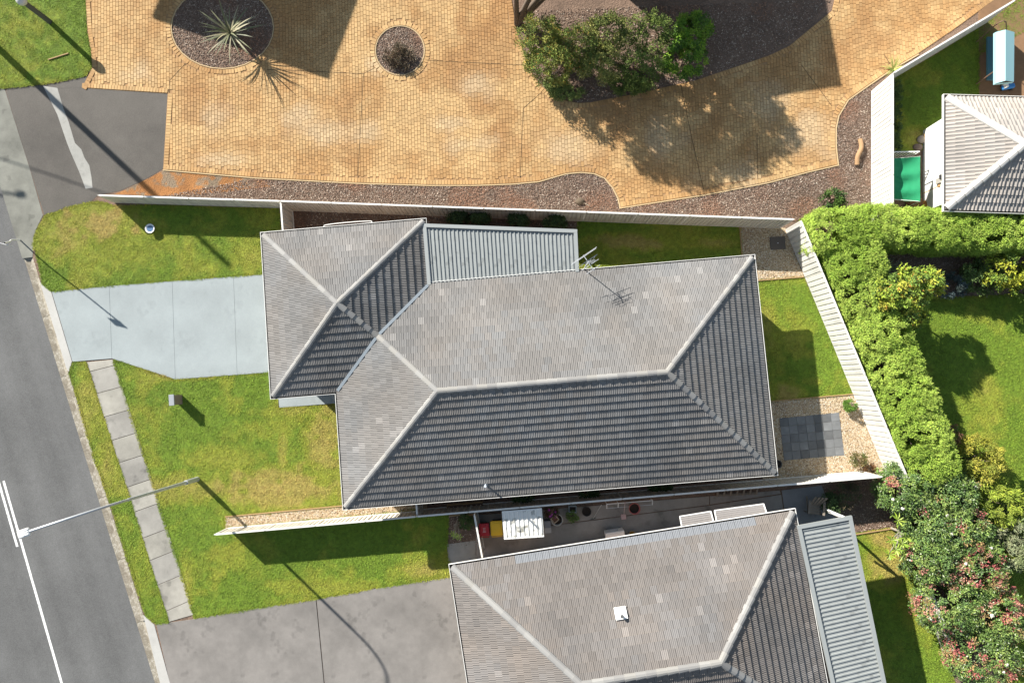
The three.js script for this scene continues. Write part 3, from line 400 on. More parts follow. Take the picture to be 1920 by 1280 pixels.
function windowOn(h, a, b, y0, y1, name = 'window') {      // a -> b along the outside of a wall
  const d = b.clone().sub(a).setY(0), L = d.length(); d.normalize(); const o = V3(d.z, 0, -d.x), g = sub(name, h); const c = a.clone().add(b).multiplyScalar(0.5); const z = o.clone();
  const bx = (sx, sy, sz, u, y, k) => { const q = new THREE.BoxGeometry(sx, sy, sz); q.applyMatrix4(basis(d, V3(0, 1, 0), z.clone().negate(), c.clone().addScaledVector(d, u).addScaledVector(o, k).setY(y))); return q; };
  const H = y1 - y0, ym = (y0 + y1) / 2; put('frame', merge([bx(L, 0.06, 0.07, 0, y1, 0.03), bx(L, 0.06, 0.07, 0, y0, 0.03), bx(0.06, H - 0.06, 0.07, -L / 2 + 0.03, ym, 0.03), bx(0.06, H - 0.06, 0.07, L / 2 - 0.03, ym, 0.03), bx(0.05, H - 0.06, 0.06, 0, ym, 0.03)]), whiteFrame, g);
  put(name === 'garage_door' ? 'panel' : 'pane', bx(L - 0.06, H - 0.06, 0.02, 0, ym, 0.018), name === 'garage_door' ? M([0.5, 0.5, 0.48], 0.6) : glass, g);
}
const houseTone = (base, warm, s, o2 = { v: 0.2 }) => (c, row) => { const n = fbm(c.x * 0.5, c.z * 0.5, s, 3), f = hash(Math.round(c.x * 41), Math.round(c.z * 41), s); let k = 1 + o2.v * (f - 0.5) + (n - 0.5) * 0.45; if (f > 0.985) k *= 1.2; const wv = warm * (fbm(c.x * 0.8, c.z * 0.8, s + 5, 3) - 0.4); return lin(base[0] * k * (1 + wv), base[1] * k, base[2] * k * (1 - wv)); };

const TANP = Math.tan(27.5 * Math.PI / 180);
// ---------------------------------------------------------------- the main house
const HE = 2.7;
const whiteGutter = M([0.70, 0.69, 0.66], 0.45), capMats = [[0.25, 0.246, 0.238], [0.285, 0.28, 0.268], [0.22, 0.216, 0.21], [0.265, 0.257, 0.24]].map(c => M(c, 0.85)), flashing = M([0.34, 0.38, 0.41], 0.45, { metalness: 0.5 });
const mainFrame = (() => { const th = 4.7 * Math.PI / 180, o = P(960, 700, HE), e1 = V3(Math.cos(th), 0, -Math.sin(th)), e2 = V3(Math.sin(th), 0, Math.cos(th)); o.y = 0; return { o, e1, e2, W: (u, w, y = HE) => o.clone().addScaledVector(e1, u).addScaledVector(e2, w).setY(y), uw: (px, py, h = HE) => { const d = P(px, py, h).sub(o); return [d.dot(e1), d.dot(e2)]; } }; })();
{ const { W, uw } = mainFrame; const av = (...a) => a.reduce((x, y) => x + y) / a.length;
  const NE = uw(1411, 482), SE = uw(1452, 885), SW = uw(648, 950), iw = uw(634, 738), ni = uw(800, 536), gNE = uw(787, 417), gNW = uw(485, 440), gSW = uw(505, 745);
  const u0 = av(SW[0], iw[0]), u1 = av(NE[0], SE[0]), w0 = av(NE[1], ni[1]), w1 = av(SE[1], SW[1]); const wg1 = 0.12, ug1 = u0 + (wg1 - w0), wg0 = av(gNE[1], gNW[1]), ug0 = ug1 - (wg1 - wg0);
  const b = (w1 - w0) / 2, RW = W(u0 + b, w0 + b, HE + b * TANP), RE = W(u1 - b, w0 + b, HE + b * TANP), g = (wg1 - wg0) / 2, AP = W(ug0 + g, wg0 + g, HE + g * TANP), d = (ug1 - u0) / 2, VP = W(u0 + d, w0 + d, HE + d * TANP);
  const house = thing('house', W((u0 + u1) / 2, (w0 + w1) / 2, 0), 'single storey house with large grey tiled hip roof and attached garage wing', 'house');
  const roof = sub('roof', house);
  const faces = [[W(ug0, wg0), W(ug0, wg1), AP], [W(ug0, wg0), W(ug1, wg0), AP], [W(ug1, wg0), W(ug1, w0), VP, AP], [W(ug0, wg1), W(u0, wg1), VP, AP], [W(ug1, w0), W(u1, w0), RE, RW, VP], [W(u1, w0), W(u1, w1), RE], [W(u0, w1), W(u1, w1), RE, RW], [W(u0, wg1), W(u0, w1), RW, VP]];
  const baseTone = houseTone([0.176, 0.171, 0.166], 0.12, 700, { v: 0.2 });
  roofTiles(roof, faces, { w: 0.3, gauge: 0.352, prof: shake, tone: baseTone });
  for (const [a, c] of [[W(ug0, wg0), AP], [W(ug1, wg0), AP], [W(ug0, wg1), AP], [VP, AP], [VP, RW], [W(u0, w1), RW], [W(u1, w1), RE], [W(u1, w0), RE], [RW, RE]]) caps(roof, a, c, capMats, 0.41, 0.022, 0.86);
  for (const a of [W(ug1, w0), W(u0, wg1)]) put('valley_flashing', bar(a.clone().add(V3(0, 0.088, 0)), VP.clone().add(V3(0, 0.088, 0)), 0.13, 0.012), flashing, roof);
  const outline = [W(ug0, wg0), W(ug1, wg0), W(ug1, w0), W(u1, w0), W(u1, w1), W(u0, w1), W(u0, wg1), W(ug0, wg1)];
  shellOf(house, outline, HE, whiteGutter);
  windowOn(house, W(ug0 + 0.49, wg1 - 0.9), W(ug0 + 0.49, wg0 + 1.2), 0.05, 2.2, 'garage_door');
  windowOn(house, W(u0 + 0.49, w1 - 1.4), W(u0 + 0.49, w1 - 3.6), 0.8, 2.1); windowOn(house, W(u1 - 0.49, w0 + 2), W(u1 - 0.49, w0 + 4.2), 0.1, 2.1, 'sliding_door'); windowOn(house, W(u1 - 3, w0 + 0.49), W(u1 - 5, w0 + 0.49), 0.8, 2.1); windowOn(house, W(u0 + 5, w1 - 0.49), W(u0 + 6.4, w1 - 0.49), 0.9, 2.1);
  // vent pipe on the dark slope
  let vp = P(911, 908, 3.35); for (let i = 0; i < 6; i++) { const q = vp.clone().sub(mainFrame.o); vp = P(911, 908, HE + (w1 - q.dot(mainFrame.e2)) * TANP); } const vt = thing('vent_pipe', vp, 'thin blue grey vent pipe on the shaded roof slope', 'vent'); put('pipe', cyl(vp.clone().add(V3(0, -0.12, 0)), vp.clone().add(V3(0, 0.5, 0)), 0.04), M([0.5, 0.56, 0.62], 0.5), vt); put('flashing_collar', cyl(vp.clone().add(V3(0, -0.1, 0)), vp.clone().add(V3(0, 0.06, 0)), 0.13, 0.06, 10), M([0.42, 0.46, 0.5], 0.5), vt); put('cap', cyl(vp.clone().add(V3(0, 0.48, 0)), vp.clone().add(V3(0, 0.53, 0)), 0.055), M([0.55, 0.6, 0.66], 0.5), vt);
}
// metal patio roofs
const steelBlue = M([1, 1, 1], 0.5, { metalness: 0.1, map: tex(512, (u, v) => { const a = fbm(u * 24, v * 3, 681, 3, 0), b = grain(u, v, 683, 6), d = sstep(0.6, 0.8, grain(u, v, 687, 14)); const k = 0.86 + 0.2 * a + 0.14 * b - 0.22 * d; return [0.262 * k, 0.278 * k, 0.274 * k]; }, 3.7) }), steelTrim = M([0.29, 0.308, 0.304], 0.5, { metalness: 0.1 }), postM = M([0.6, 0.6, 0.58], 0.5);
function patioRoof(q, y, ribsAlong, label, trims, pitch, posts) {           // q: px corners a b c d at height y
  const [a, b, c, d] = q.map(p => P(p[0], p[1], y)); const cen = a.clone().add(b).add(c).add(d).multiplyScalar(0.25).setY(0); const t = thing('patio_roof', cen, label, 'patio roof'); const k = 0.97, inn = p => p.clone().sub(cen).multiplyScalar(1).add(cen);
  const e = 0.17, ab = b.clone().sub(a).normalize(), ad = d.clone().sub(a).normalize(); const A = a.clone().addScaledVector(ab, trims[3] ? e : 0).addScaledVector(ad, trims[0] ? e : 0), B = b.clone().addScaledVector(ab, trims[1] ? -e : 0).addScaledVector(ad, trims[0] ? e : 0), C = c.clone().addScaledVector(ab, trims[1] ? -e : 0).addScaledVector(ad, trims[2] ? -e : 0), D = d.clone().addScaledVector(ab, trims[3] ? e : 0).addScaledVector(ad, trims[2] ? -e : 0);
  const dn = v => v.clone().add(V3(0, -0.05, 0));
  const lenAcross = (ribsAlong ? A.distanceTo(B) : A.distanceTo(D)), sheets = Math.max(1, Math.round(lenAcross / 0.76));
  for (let i = 0; i < sheets; i++) { const s = i / sheets, s2 = (i + 1) / sheets, q2 = ribsAlong ? [A.clone().lerp(B, s), A.clone().lerp(B, s2), D.clone().lerp(C, s2), D.clone().lerp(C, s)] : [A.clone().lerp(D, s), A.clone().lerp(D, s2), B.clone().lerp(C, s2), B.clone().lerp(C, s)]; const g = ribSheet(...q2.map(dn), pitch, ribsAlong ? -0.042 : 0.042, 0.4, 0.06); put('roof_sheet', g, steelBlue, t); }
  const tr = (p, r, ox, oy) => put('trim', bar(p, r, e - 0.01, 0.11), steelTrim, t);
  const h = e / 2; const off = (p, v, s) => p.clone().addScaledVector(v, s);
  if (trims[0]) tr(off(a, ad, h), off(b, ad, h)); if (trims[2]) tr(off(d, ad, -h), off(c, ad, -h)); if (trims[1]) tr(off(off(b, ab, -h), ad, trims[0] ? e : 0), off(off(c, ab, -h), ad, trims[2] ? -e : 0)); if (trims[3]) tr(off(off(a, ab, h), ad, trims[0] ? e : 0), off(off(d, ab, h), ad, trims[2] ? -e : 0));
  for (const i of posts) { const p = [a, b, c, d][i].clone().lerp(cen.clone().setY(y), 0.06); put('post', boxAt(0.09, y - 0.07, 0.09, p.x, (y - 0.07) / 2, p.z), postM, t); }
  return t;
}
patioRoof([[792, 419], [1082, 430], [1086, 510], [801, 534]], 2.72, true, 'flat blue grey ribbed metal patio roof on the house with grey tiles and garage wing', [1, 1, 0, 1], 0.192, [0, 1]);

// ---------------------------------------------------------------- neighbouring houses
function hipHouse(fr, u0, u1, w0, w1, he, tp, o, label, name = 'house') {
  const W = (u, w, y = he) => fr.o.clone().addScaledVector(fr.e1, u).addScaledVector(fr.e2, w).setY(y); const du = u1 - u0, dw = w1 - w0, b = Math.min(du, dw) / 2; const R0 = dw <= du ? W(u0 + b, w0 + b, he + b * tp) : W(u0 + b, w0 + b, he + b * tp), R1 = dw <= du ? W(u1 - b, w0 + b, he + b * tp) : W(u0 + b, w1 - b, he + b * tp);
  const h = thing(name, W((u0 + u1) / 2, (w0 + w1) / 2, 0), label, 'house', o.group), roof = sub('roof', h); const A = W(u0, w0), B = W(u1, w0), C = W(u1, w1), D = W(u0, w1);
  const faces = dw <= du ? [[A, B, R1, R0], [B, C, R1], [D, C, R1, R0], [A, D, R0]] : [[A, B, R0], [B, C, R1, R0], [D, C, R1], [A, D, R1, R0]];
  roofTiles(roof, faces, o);
  const top = dw <= du ? [[A, R0], [B, R1], [C, R1], [D, R0], [R0, R1]] : [[A, R0], [B, R0], [C, R1], [D, R1], [R0, R1]];
  for (const [a, c] of top) caps(roof, a, c, o.caps || capMats, 0.41, 0.03, o.capScale || 1);
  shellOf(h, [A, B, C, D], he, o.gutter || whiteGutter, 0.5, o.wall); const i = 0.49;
  windowOn(h, W(u0 + du * 0.3 + 1.6, w0 + i), W(u0 + du * 0.3, w0 + i), he - 1.9, he - 0.6); windowOn(h, W(u0 + du * 0.6 + 1.6, w0 + i), W(u0 + du * 0.6, w0 + i), he - 1.9, he - 0.6); if (!o.wall) windowOn(h, W(u0 + i, w0 + dw * 0.6), W(u0 + i, w0 + dw * 0.35), he - 1.9, he - 0.6); windowOn(h, W(u0 + du * 0.4, w1 - i), W(u0 + du * 0.4 + 1.8, w1 - i), he - 1.9, he - 0.6);
  return { h, W };
}
function frameFrom(a, b) { const e1 = b.clone().sub(a).setY(0).normalize(); return { o: a.clone().setY(0), e1, e2: V3(-e1.z, 0, e1.x), L: Math.hypot(b.x - a.x, b.z - a.z) }; }
{ const fr = frameFrom(P(848, 1063, HE), P(1487, 960, HE));
  const warmTone = houseTone([0.164, 0.152, 0.144], 0.16, 800, { v: 0.2 }), grey = lin(0.19, 0.2, 0.215);
  const tone = (c, row) => { const u = c.clone().sub(fr.o), w = u.dot(fr.e2); if (row === 0 && w < 0.6 && u.dot(fr.e1) > 2.9 && u.dot(fr.e1) < 13.2) return grey; return warmTone(c, row); };
  const { W } = hipHouse(fr, 0, fr.L, 0, 9.4, HE, TANP, { w: 0.3, gauge: 0.352, prof: shake, tone }, 'neighbouring house with speckled warm grey tiled hip roof');
  let vp = P(1164, 1150, 3.9); for (let i = 0; i < 6; i++) vp = P(1164, 1150, HE + vp.clone().sub(fr.o).dot(fr.e2) * TANP); const t = thing('roof_vent', vp, 'white square flashing with dark vent pipe on the speckled roof', 'vent'); const n = V3(fr.e2.x * -Math.sin(0.48), Math.cos(0.48), fr.e2.z * -Math.sin(0.48)), s = fr.e1.clone(), d = s.clone().cross(n);
  { const g = new RoundedBoxGeometry(0.5, 0.05, 0.5, 1, 0.015); g.applyMatrix4(basis(s, n, d, vp.clone().addScaledVector(n, 0.11))); put('flashing', g, M([0.78, 0.78, 0.75], 0.6), t); } put('pipe', cyl(vp.clone(), vp.clone().add(V3(0, 0.35, 0)), 0.045), M([0.5, 0.5, 0.5], 0.5), t); put('cap', cyl(vp.clone().add(V3(0, 0.34, 0)), vp.clone().add(V3(0, 0.4, 0)), 0.07), M([0.12, 0.12, 0.12], 0.5), t);
  patioRoof([[1494, 985], [1597, 966], [1666, 1300], [1568, 1325]], 2.74, false, 'flat blue grey ribbed metal patio roof on the neighbouring house', [1, 1, 1, 1], 0.205, [1, 2]);
}
{ const fr = frameFrom(P(1776, 182, HE), P(1920, 186, HE)); const b = P(1773, 390, HE).sub(fr.o).dot(fr.e2);
  hipHouse(fr, 0, 15, 0, b, HE, TANP, { w: 0.34, gauge: 0.36, prof: roman, t: 0.03, tone: houseTone([0.34, 0.31, 0.28], 0.08, 900, { v: 0.12 }), caps: [M([0.5, 0.48, 0.45], 0.8), M([0.54, 0.52, 0.48], 0.8)], capScale: 1.15, wall: M([0.74, 0.73, 0.70], 0.8), gutter: M([0.75, 0.73, 0.68], 0.5) }, 'cream tiled corner house behind the white fence'); }
// two houses beyond the paver drive that shade it
function shadeHouse(px, px2, L, D, he, label) { const c = P(...px), k = he / Math.tan(SUN_EL); const SEc = V3(c.x + SX * k, 0, c.z + SZ * k), w = P(...px2).sub(c).setY(0).normalize(); const NWo = SEc.clone().addScaledVector(w, L), e1 = w.clone().negate(), e2 = V3(-e1.z, 0, e1.x); const o = NWo.clone().addScaledVector(e2, -D); return hipHouse({ o, e1, e2 }, 0, L, 0, D, he, TANP, { w: 0.3, gauge: 0.325, prof: shake, singles: 0, tone: houseTone([0.22, 0.12, 0.08], 0.1, 950) }, label); }
shadeHouse([613, 143], [497, 103], 9, 8, 5.2, 'two storey brick house north of the first round garden bed');
shadeHouse([1573, 158], [1400, 185], 5.6, 8, 5.2, 'two storey brick house north of the curved garden bed');
// ---------------------------------------------------------------- metal panel fences
const grimeT = base => tex(256, (u, v) => { const a = fbm(u * 10, v * 3, 671, 3, 0), b = sstep(0.55, 0.75, fbm(u * 30, v * 4, 675, 2, 0)), k = 0.94 + 0.12 * a - 0.14 * b; return [base[0] * k, base[1] * k, base[2] * k * 0.985]; }, 5.3);
const fenceSheet = M([1, 1, 1], 0.55, { side: THREE.DoubleSide, map: grimeT([0.66, 0.625, 0.56]) }), fenceRail = M([0.72, 0.70, 0.65], 0.5), fenceWhite = M([1, 1, 1], 0.55, { side: THREE.DoubleSide, map: grimeT([0.72, 0.71, 0.675]) });
function fence(a, b, h, label, o = {}) {                     // a, b: base points
  a = a.clone().setY(0); b = b.clone().setY(0); const L = a.distanceTo(b), d = b.clone().sub(a).normalize(), n = Math.max(1, Math.round(L / (o.panel || 2.4))), sheet = o.sheet || fenceSheet; const t = thing(o.name || 'fence', a.clone().lerp(b, 0.5), label, o.cat || 'fence', o.group);
  const side = V3(d.z, 0, -d.x);
  for (let i = 0; i <= n; i++) { const p = a.clone().addScaledVector(d, L * i / n); const g = new THREE.BoxGeometry(0.055, h + 0.02, 0.036); g.applyMatrix4(basis(d, V3(0, 1, 0), side.clone().negate(), p.clone().setY((h + 0.02) / 2))); put('post', g, fenceRail, t); }
  for (let i = 0; i < n; i++) { const p = a.clone().addScaledVector(d, L * i / n + 0.029), q = a.clone().addScaledVector(d, L * (i + 1) / n - 0.029);
    const up = (v, y) => v.clone().setY(y); put('panel', ribSheet(up(p, 0.06), up(q, 0.06), up(q, h - 0.03), up(p, h - 0.03), o.pitch || 0.2, 0.034, 0.78, 0.05), sheet, t);
    put('top_rail', bar(up(p, h - 0.02), up(q, h - 0.02), 0.075, 0.055), fenceRail, t); put('bottom_rail', bar(up(p, 0.06), up(q, 0.06), 0.05, 0.05), fenceRail, t); }
  return t;
}
const T = (x, y, h) => P(x, y, h);
fence(T(184, 366, 1.3), T(523, 376.5, 1.3), 1.3, 'low cream metal fence between the front lawn and orange soil', { group: 'metal boundary fences' });
fence(T(525, 376.5, 1.8), T(1489, 411, 1.8), 1.8, 'tall cream metal fence between the side yard and bark mulch strip', { group: 'metal boundary fences' });
fence(T(525, 378.5, 1.75), T(529, 432, 1.75), 1.7, 'short cream gate panel joining the garage to the boundary fence', { name: 'gate', cat: 'gate', panel: 1.6 });
fence(T(402, 1002, 1.4), T(779, 968.5, 1.4), 1.4, 'low white metal fence beside the pebble strip on the front lawn', { group: 'metal boundary fences' });
fence(T(782, 968.2, 1.8), T(1654, 893.5, 1.8), 1.8, 'tall white metal fence between the two houses', { group: 'metal boundary fences' });
fence(T(779.5, 940, 1.75), T(781.5, 965.5, 1.75), 1.7, 'narrow grey gate panel between the house and dividing fence', { name: 'gate', cat: 'gate', panel: 1.4 });
fence(T(889, 965.5, 1.7), T(904, 1046, 1.7), 1.65, 'white gate panel beside the red and yellow bins', { name: 'gate', cat: 'gate', panel: 1.7 });
fence(P(1473.5, 431), P(1663, 890), 1.85, 'white metal fence backed by the clipped hedge', { group: 'metal boundary fences', pitch: 0.24, sheet: fenceWhite });
fence(P(1634.5, 172), P(1634, 440), 1.95, 'white metal fence beside the dark shaded lawn of the corner house', { group: 'metal boundary fences', pitch: 0.2, sheet: fenceWhite });
fence(P(1636, 170), P(1850, 42), 1.95, 'white metal fence running at an angle along the paver drive', { group: 'metal boundary fences', pitch: 0.2, sheet: fenceWhite });
fence(P(1716, 1080), P(1775, 1240), 1.1, 'low cream metal fence half hidden under the red tipped shrubs', { group: 'metal boundary fences' });
// ---------------------------------------------------------------- street furniture
const galv = M([0.48, 0.50, 0.52], 0.45, { metalness: 0.35 }), whiteMetal = M([0.78, 0.78, 0.76], 0.45), black = M([0.02, 0.02, 0.022], 0.6), terracotta = M([0.36, 0.10, 0.07], 0.8);
function streetLight(base, toward, reach, h, label) {
  const t = thing('street_light', base, label, 'street light', 'street lights'); const at = (r, y) => base.clone().addScaledVector(toward, r).setY(y);
  put('base_section', cyl(at(0, 0), at(0, 1.15), 0.12, 0.11, 12), galv, t); put('pole', cyl(at(0, 1.15), at(0, h * 0.72), 0.075, 0.06, 10), galv, t);
  put('arm', tube([at(0, h * 0.72), at(0.04, h * 0.8), at(reach * 0.14, h * 0.9), at(reach * 0.45, h * 0.975), at(reach * 0.9, h)], 0.05, 8, 30), galv, t);
  const s = toward.clone(), z = V3(-s.z, 0, s.x), c = at(reach * 0.9 + 0.22, h); const g = new RoundedBoxGeometry(0.46, 0.12, 0.3, 3, 0.055); g.applyMatrix4(basis(s, V3(0, 1, 0), z, c)); const hd = put('lamp_head', g, whiteMetal, t);
  { const l = new RoundedBoxGeometry(0.32, 0.06, 0.2, 2, 0.025); l.applyMatrix4(basis(s, V3(0, 1, 0), z, at(reach * 0.9 + 0.25, h - 0.07))); put('lens', l, M([0.5, 0.5, 0.48], 0.2), t); }
  { const l = [-0.08, 0, 0.08].map(k => { const q = new THREE.BoxGeometry(0.2, 0.035, 0.03); q.applyMatrix4(basis(s, V3(0, 1, 0), z, at(reach * 0.9 + 0.14, h + 0.062).addScaledVector(z, k))); return q; }); put('cooling_fins', merge(l), whiteMetal, t); }
}
{ const b = P(370, 898), e = P(42, 1000, 8.0).setY(0), d = e.clone().sub(b).setY(0), r = d.length(); streetLight(b, d.normalize(), r, 8.0, 'grey curved arm street light standing on the front lawn'); }
{ const hd = P(40, 365), k = 8 / Math.tan(SUN_EL); const e = V3(hd.x + SX * k, 0, hd.z + SZ * k), d = V3(1, 0, 0.02).normalize(); streetLight(e.clone().addScaledVector(d, -2.6), d, 2.6, 8.0, 'grey curved arm street light across the road'); }
const woodPole = M([1, 1, 1], 0.95, { map: tex(256, (u, v) => { const k = 0.7 + 0.6 * fbm(u * 40, v * 3, 61, 3); return [0.16 * k, 0.125 * k, 0.095 * k]; }) });
{ const tip = P(432, 500), h = 11, k = h / Math.tan(SUN_EL), b = V3(tip.x + SX * k, 0, tip.z + SZ * k); const t = thing('power_pole', b, 'round timber power pole on the corner lawn', 'power pole', 'power poles');
  put('pole', cyl(b, b.clone().setY(h), 0.17, 0.13, 14), woodPole, t); put('insulator_bracket', boxAt(0.3, 0.12, 0.1, b.x - 0.18, 9.1, b.z), galv, t);
  const w = thing('power_pole', b.clone().add(V3(-17, 0, -5.5)), 'round timber power pole on the far side of the road', 'power pole', 'power poles'); const b2 = ORG.get(w); put('pole', cyl(b2, b2.clone().setY(11), 0.17, 0.13, 14), woodPole, w); put('insulator_bracket', boxAt(0.3, 0.12, 0.1, b2.x + 0.18, 9.5, b2.z), galv, w);
  const p = b.clone().add(V3(-0.3, 9.1, 0)), q = b2.clone().add(V3(0.3, 9.5, 0)); tag(put('overhead_cable', tube([p, p.clone().lerp(q, 0.3).add(V3(0, -0.35, 0)), p.clone().lerp(q, 0.7).add(V3(0, -0.35, 0)), q], 0.035, 6, 24), black), 'black overhead cable slung between the two timber power poles', 'cable'); }
{ const b = P(37, 450), e = P(8, 455, 3.0), mid = b.clone().lerp(e, 0.22); mid.y = 0.85; mid.x -= 0.1; const t = thing('sign_post', b, 'thin white signpost leaning over beside the kerb', 'sign'); put('post', tube([b, mid, b.clone().lerp(e, 0.6).add(V3(-0.04, 0.05, 0)), e], 0.032, 8, 24), whiteMetal, t);
  const g = new RoundedBoxGeometry(0.62, 0.32, 0.02, 1, 0.008); g.rotateY(-0.25); const c = b.clone().lerp(e, 0.95); g.translate(c.x - 0.12, c.y - 0.08, c.z + 0.05); put('sign_plate', g, M([0.7, 0.7, 0.7], 0.5), t); }
{ const b = P(93, 41), t = thing('garden_lamp', b, 'short garden lamp post with a round head on the corner lawn', 'lamp post'); put('post', cyl(b, b.clone().setY(1.75), 0.13, 0.12, 12), M([0.1, 0.1, 0.1], 0.6), t); const g = new THREE.SphereGeometry(0.24, 20, 14); g.translate(b.x, 1.95, b.z); put('globe', g, M([0.6, 0.6, 0.56], 0.3), t); put('cap', cyl(b.clone().setY(2.16), b.clone().setY(2.22), 0.08, 0.05, 12), black, t); }
// letterbox
{ const b = P(338, 749), t = thing('letterbox', b, 'brick letterbox pillar with grey cap on the front lawn', 'letterbox'); const ry = 0.08, h = 0.86; put('pillar', boxAt(0.2, h - 0.06, 0.46, b.x, (h - 0.06) / 2, b.z, ry), M([0.235, 0.185, 0.15], 0.9), t); put('cap', (() => { const g = new RoundedBoxGeometry(0.25, 0.06, 0.52, 1, 0.012); g.rotateY(ry); g.translate(b.x, h - 0.025, b.z); return g; })(), M([0.27, 0.29, 0.31], 0.7), t); put('mail_slot', boxAt(0.02, 0.05, 0.28, b.x - 0.106, h - 0.22, b.z - 0.01, ry), black, t); put('number_plate', boxAt(0.015, 0.16, 0.2, b.x - 0.107, h - 0.42, b.z - 0.01, ry), galv, t); }
// round bowl on the front lawn
{ const b = P(282, 429, 0.2).setY(0), t = thing('bird_bath', b, 'small round white bird bath with blue water at the shadow edge', 'bird bath'); const pr = [[0.09, 0], [0.1, 0.03], [0.05, 0.06], [0.05, 0.16], [0.14, 0.2], [0.22, 0.27], [0.235, 0.29], [0.21, 0.29], [0.12, 0.235], [0.0, 0.22]].map(p => new THREE.Vector2(...p)); const g = new THREE.LatheGeometry(pr, 24); g.translate(b.x, 0, b.z); put('bowl', g, M([0.72, 0.73, 0.72], 0.4), t); const w = new THREE.CircleGeometry(0.165, 20); w.rotateX(-Math.PI / 2); w.translate(b.x, 0.262, b.z); put('water', w, M([0.10, 0.17, 0.28], 0.08), t); }
// TV antenna beyond the eave
{ const e = P(1097, 490, 4.7), b = e.clone(); const f = P(1096, 504, 2.85); const t = thing('television_antenna', f.clone(), 'silver television antenna on a mast at the roof edge', 'antenna'); const top = f.clone().setY(4.75); put('mast', cyl(f.clone().setY(2.7), top, 0.022, 0.018), galv, t); const d = V3(0.83, 0, -0.56), s = V3(0.56, 0, 0.83);
  const beam = (o, L, y) => cyl(top.clone().addScaledVector(s, o).addScaledVector(d, -L).setY(y), top.clone().addScaledVector(s, o).addScaledVector(d, L).setY(y), 0.012, 0.012, 6);
  put('boom', cyl(top.clone().addScaledVector(s, -0.35).setY(4.6), top.clone().addScaledVector(s, 0.45).setY(4.6), 0.018), galv, t);
  for (const [o, L, y] of [[-0.3, 0.62, 4.75], [-0.3, 0.62, 4.45], [-0.05, 0.5, 4.6], [0.15, 0.42, 4.62], [0.38, 0.34, 4.6]]) put('element', beam(o, L, y), galv, t);
  const bow = []; for (const y of [4.3, 4.5, 4.7, 4.9]) bow.push(tube([top.clone().addScaledVector(s, 0.1).addScaledVector(d, -0.25).setY(y), top.clone().addScaledVector(s, 0.03).setY(y), top.clone().addScaledVector(s, 0.12).addScaledVector(d, 0.25).setY(y)], 0.008, 5, 8)); put('reflector_grid', merge(bow.concat([-0.3, -0.1, 0.1, 0.3].map(k => cyl(top.clone().addScaledVector(d, k).setY(4.25), top.clone().addScaledVector(d, k).setY(4.95), 0.007, 0.007, 5)))), galv, t); }
// white pipe rail by the garage wall, small red tub by the gate
{ const y = 1.5, A = P(607, 430, y), B = P(607, 423, y), C = P(697, 415, y), D = P(697, 421, y); const t = thing('clothes_line', A.clone().setY(0), 'white tubular wall mounted clothes line frame beside the garage', 'clothes line'); put('frame', tube([A, B.clone().lerp(A, 0.15), B, C, D.clone().lerp(C, 0.85), D], 0.025, 8, 50), whiteMetal, t); const w = []; for (const k of [0.35, 0.7]) w.push(cyl(B.clone().lerp(A, k), C.clone().lerp(D, k), 0.006, 0.006, 5)); put('lines', merge(w), whiteMetal, t); for (const p of [A, D]) put('bracket', cyl(p.clone().setY(1.5), p.clone().add(V3(0, -0.5, 0.3)), 0.018), whiteMetal, t); }
function bin(x, y, s, lidM, label, mark) { const h = 1.0 * s, b = P(x, y, h).setY(0), t = thing('wheelie_bin', b, label, 'bin'); const ry = 0.07, wd = 0.5 * s, dp = 0.6 * s; const at = g => { g.rotateY(ry); g.translate(b.x, 0, b.z); return g; };
  const body = new THREE.CylinderGeometry(0.36 * s, 0.29 * s, h * 0.92, 4, 1); body.rotateY(Math.PI / 4); body.scale(1, 1, 1.15); body.translate(0, h * 0.46 + 0.04, 0); put('body', at(body), M([0.05, 0.07, 0.06], 0.6), t);
  const lid = new RoundedBoxGeometry(wd + 0.06, 0.09, dp + 0.08, 3, 0.04); lid.translate(0, h, 0); put('lid', at(lid), lidM, t); const ins = new RoundedBoxGeometry(wd - 0.1, 0.03, dp - 0.16, 2, 0.012); ins.translate(0, h + 0.048, -0.02); put('lid_panel', at(ins), lidM, t);
  const hd = cyl(V3(-wd / 2, h - 0.02, dp / 2 + 0.09), V3(wd / 2, h - 0.02, dp / 2 + 0.09), 0.018); put('handle', at(hd), lidM, t);
  for (const k of [-1, 1]) { const w = new THREE.CylinderGeometry(0.1, 0.1, 0.05, 14); w.rotateZ(Math.PI / 2); w.translate(k * wd * 0.46, 0.1, dp * 0.42); put('wheel', at(w), black, t); }
  if (mark) { const g = []; for (const [a, c, e, f] of [[0, -0.09, 0.12, 0.018], [-0.035, -0.03, 0.018, 0.09], [0.035, -0.03, 0.018, 0.09], [0, 0.045, 0.13, 0.02], [0, 0.09, 0.15, 0.03], [0, -0.02, 0.07, 0.02]]) g.push(boxAt(e, 0.006, f, a, h + 0.066, c)); put('printed_mark', at(merge(g)), M([0.62, 0.42, 0.42], 0.6), t); } }
bin(908, 993, 0.84, M([0.42, 0.012, 0.022], 0.45), 'red lidded wheelie bin behind the white gate panel', true);
bin(931, 990, 0.98, M([0.72, 0.44, 0.008], 0.45), 'yellow lidded wheelie bin beside the white shed');
bin(510, 447, 0.8, M([0.45, 0.05, 0.07], 0.5), 'red lidded wheelie bin tucked behind the garage corner');
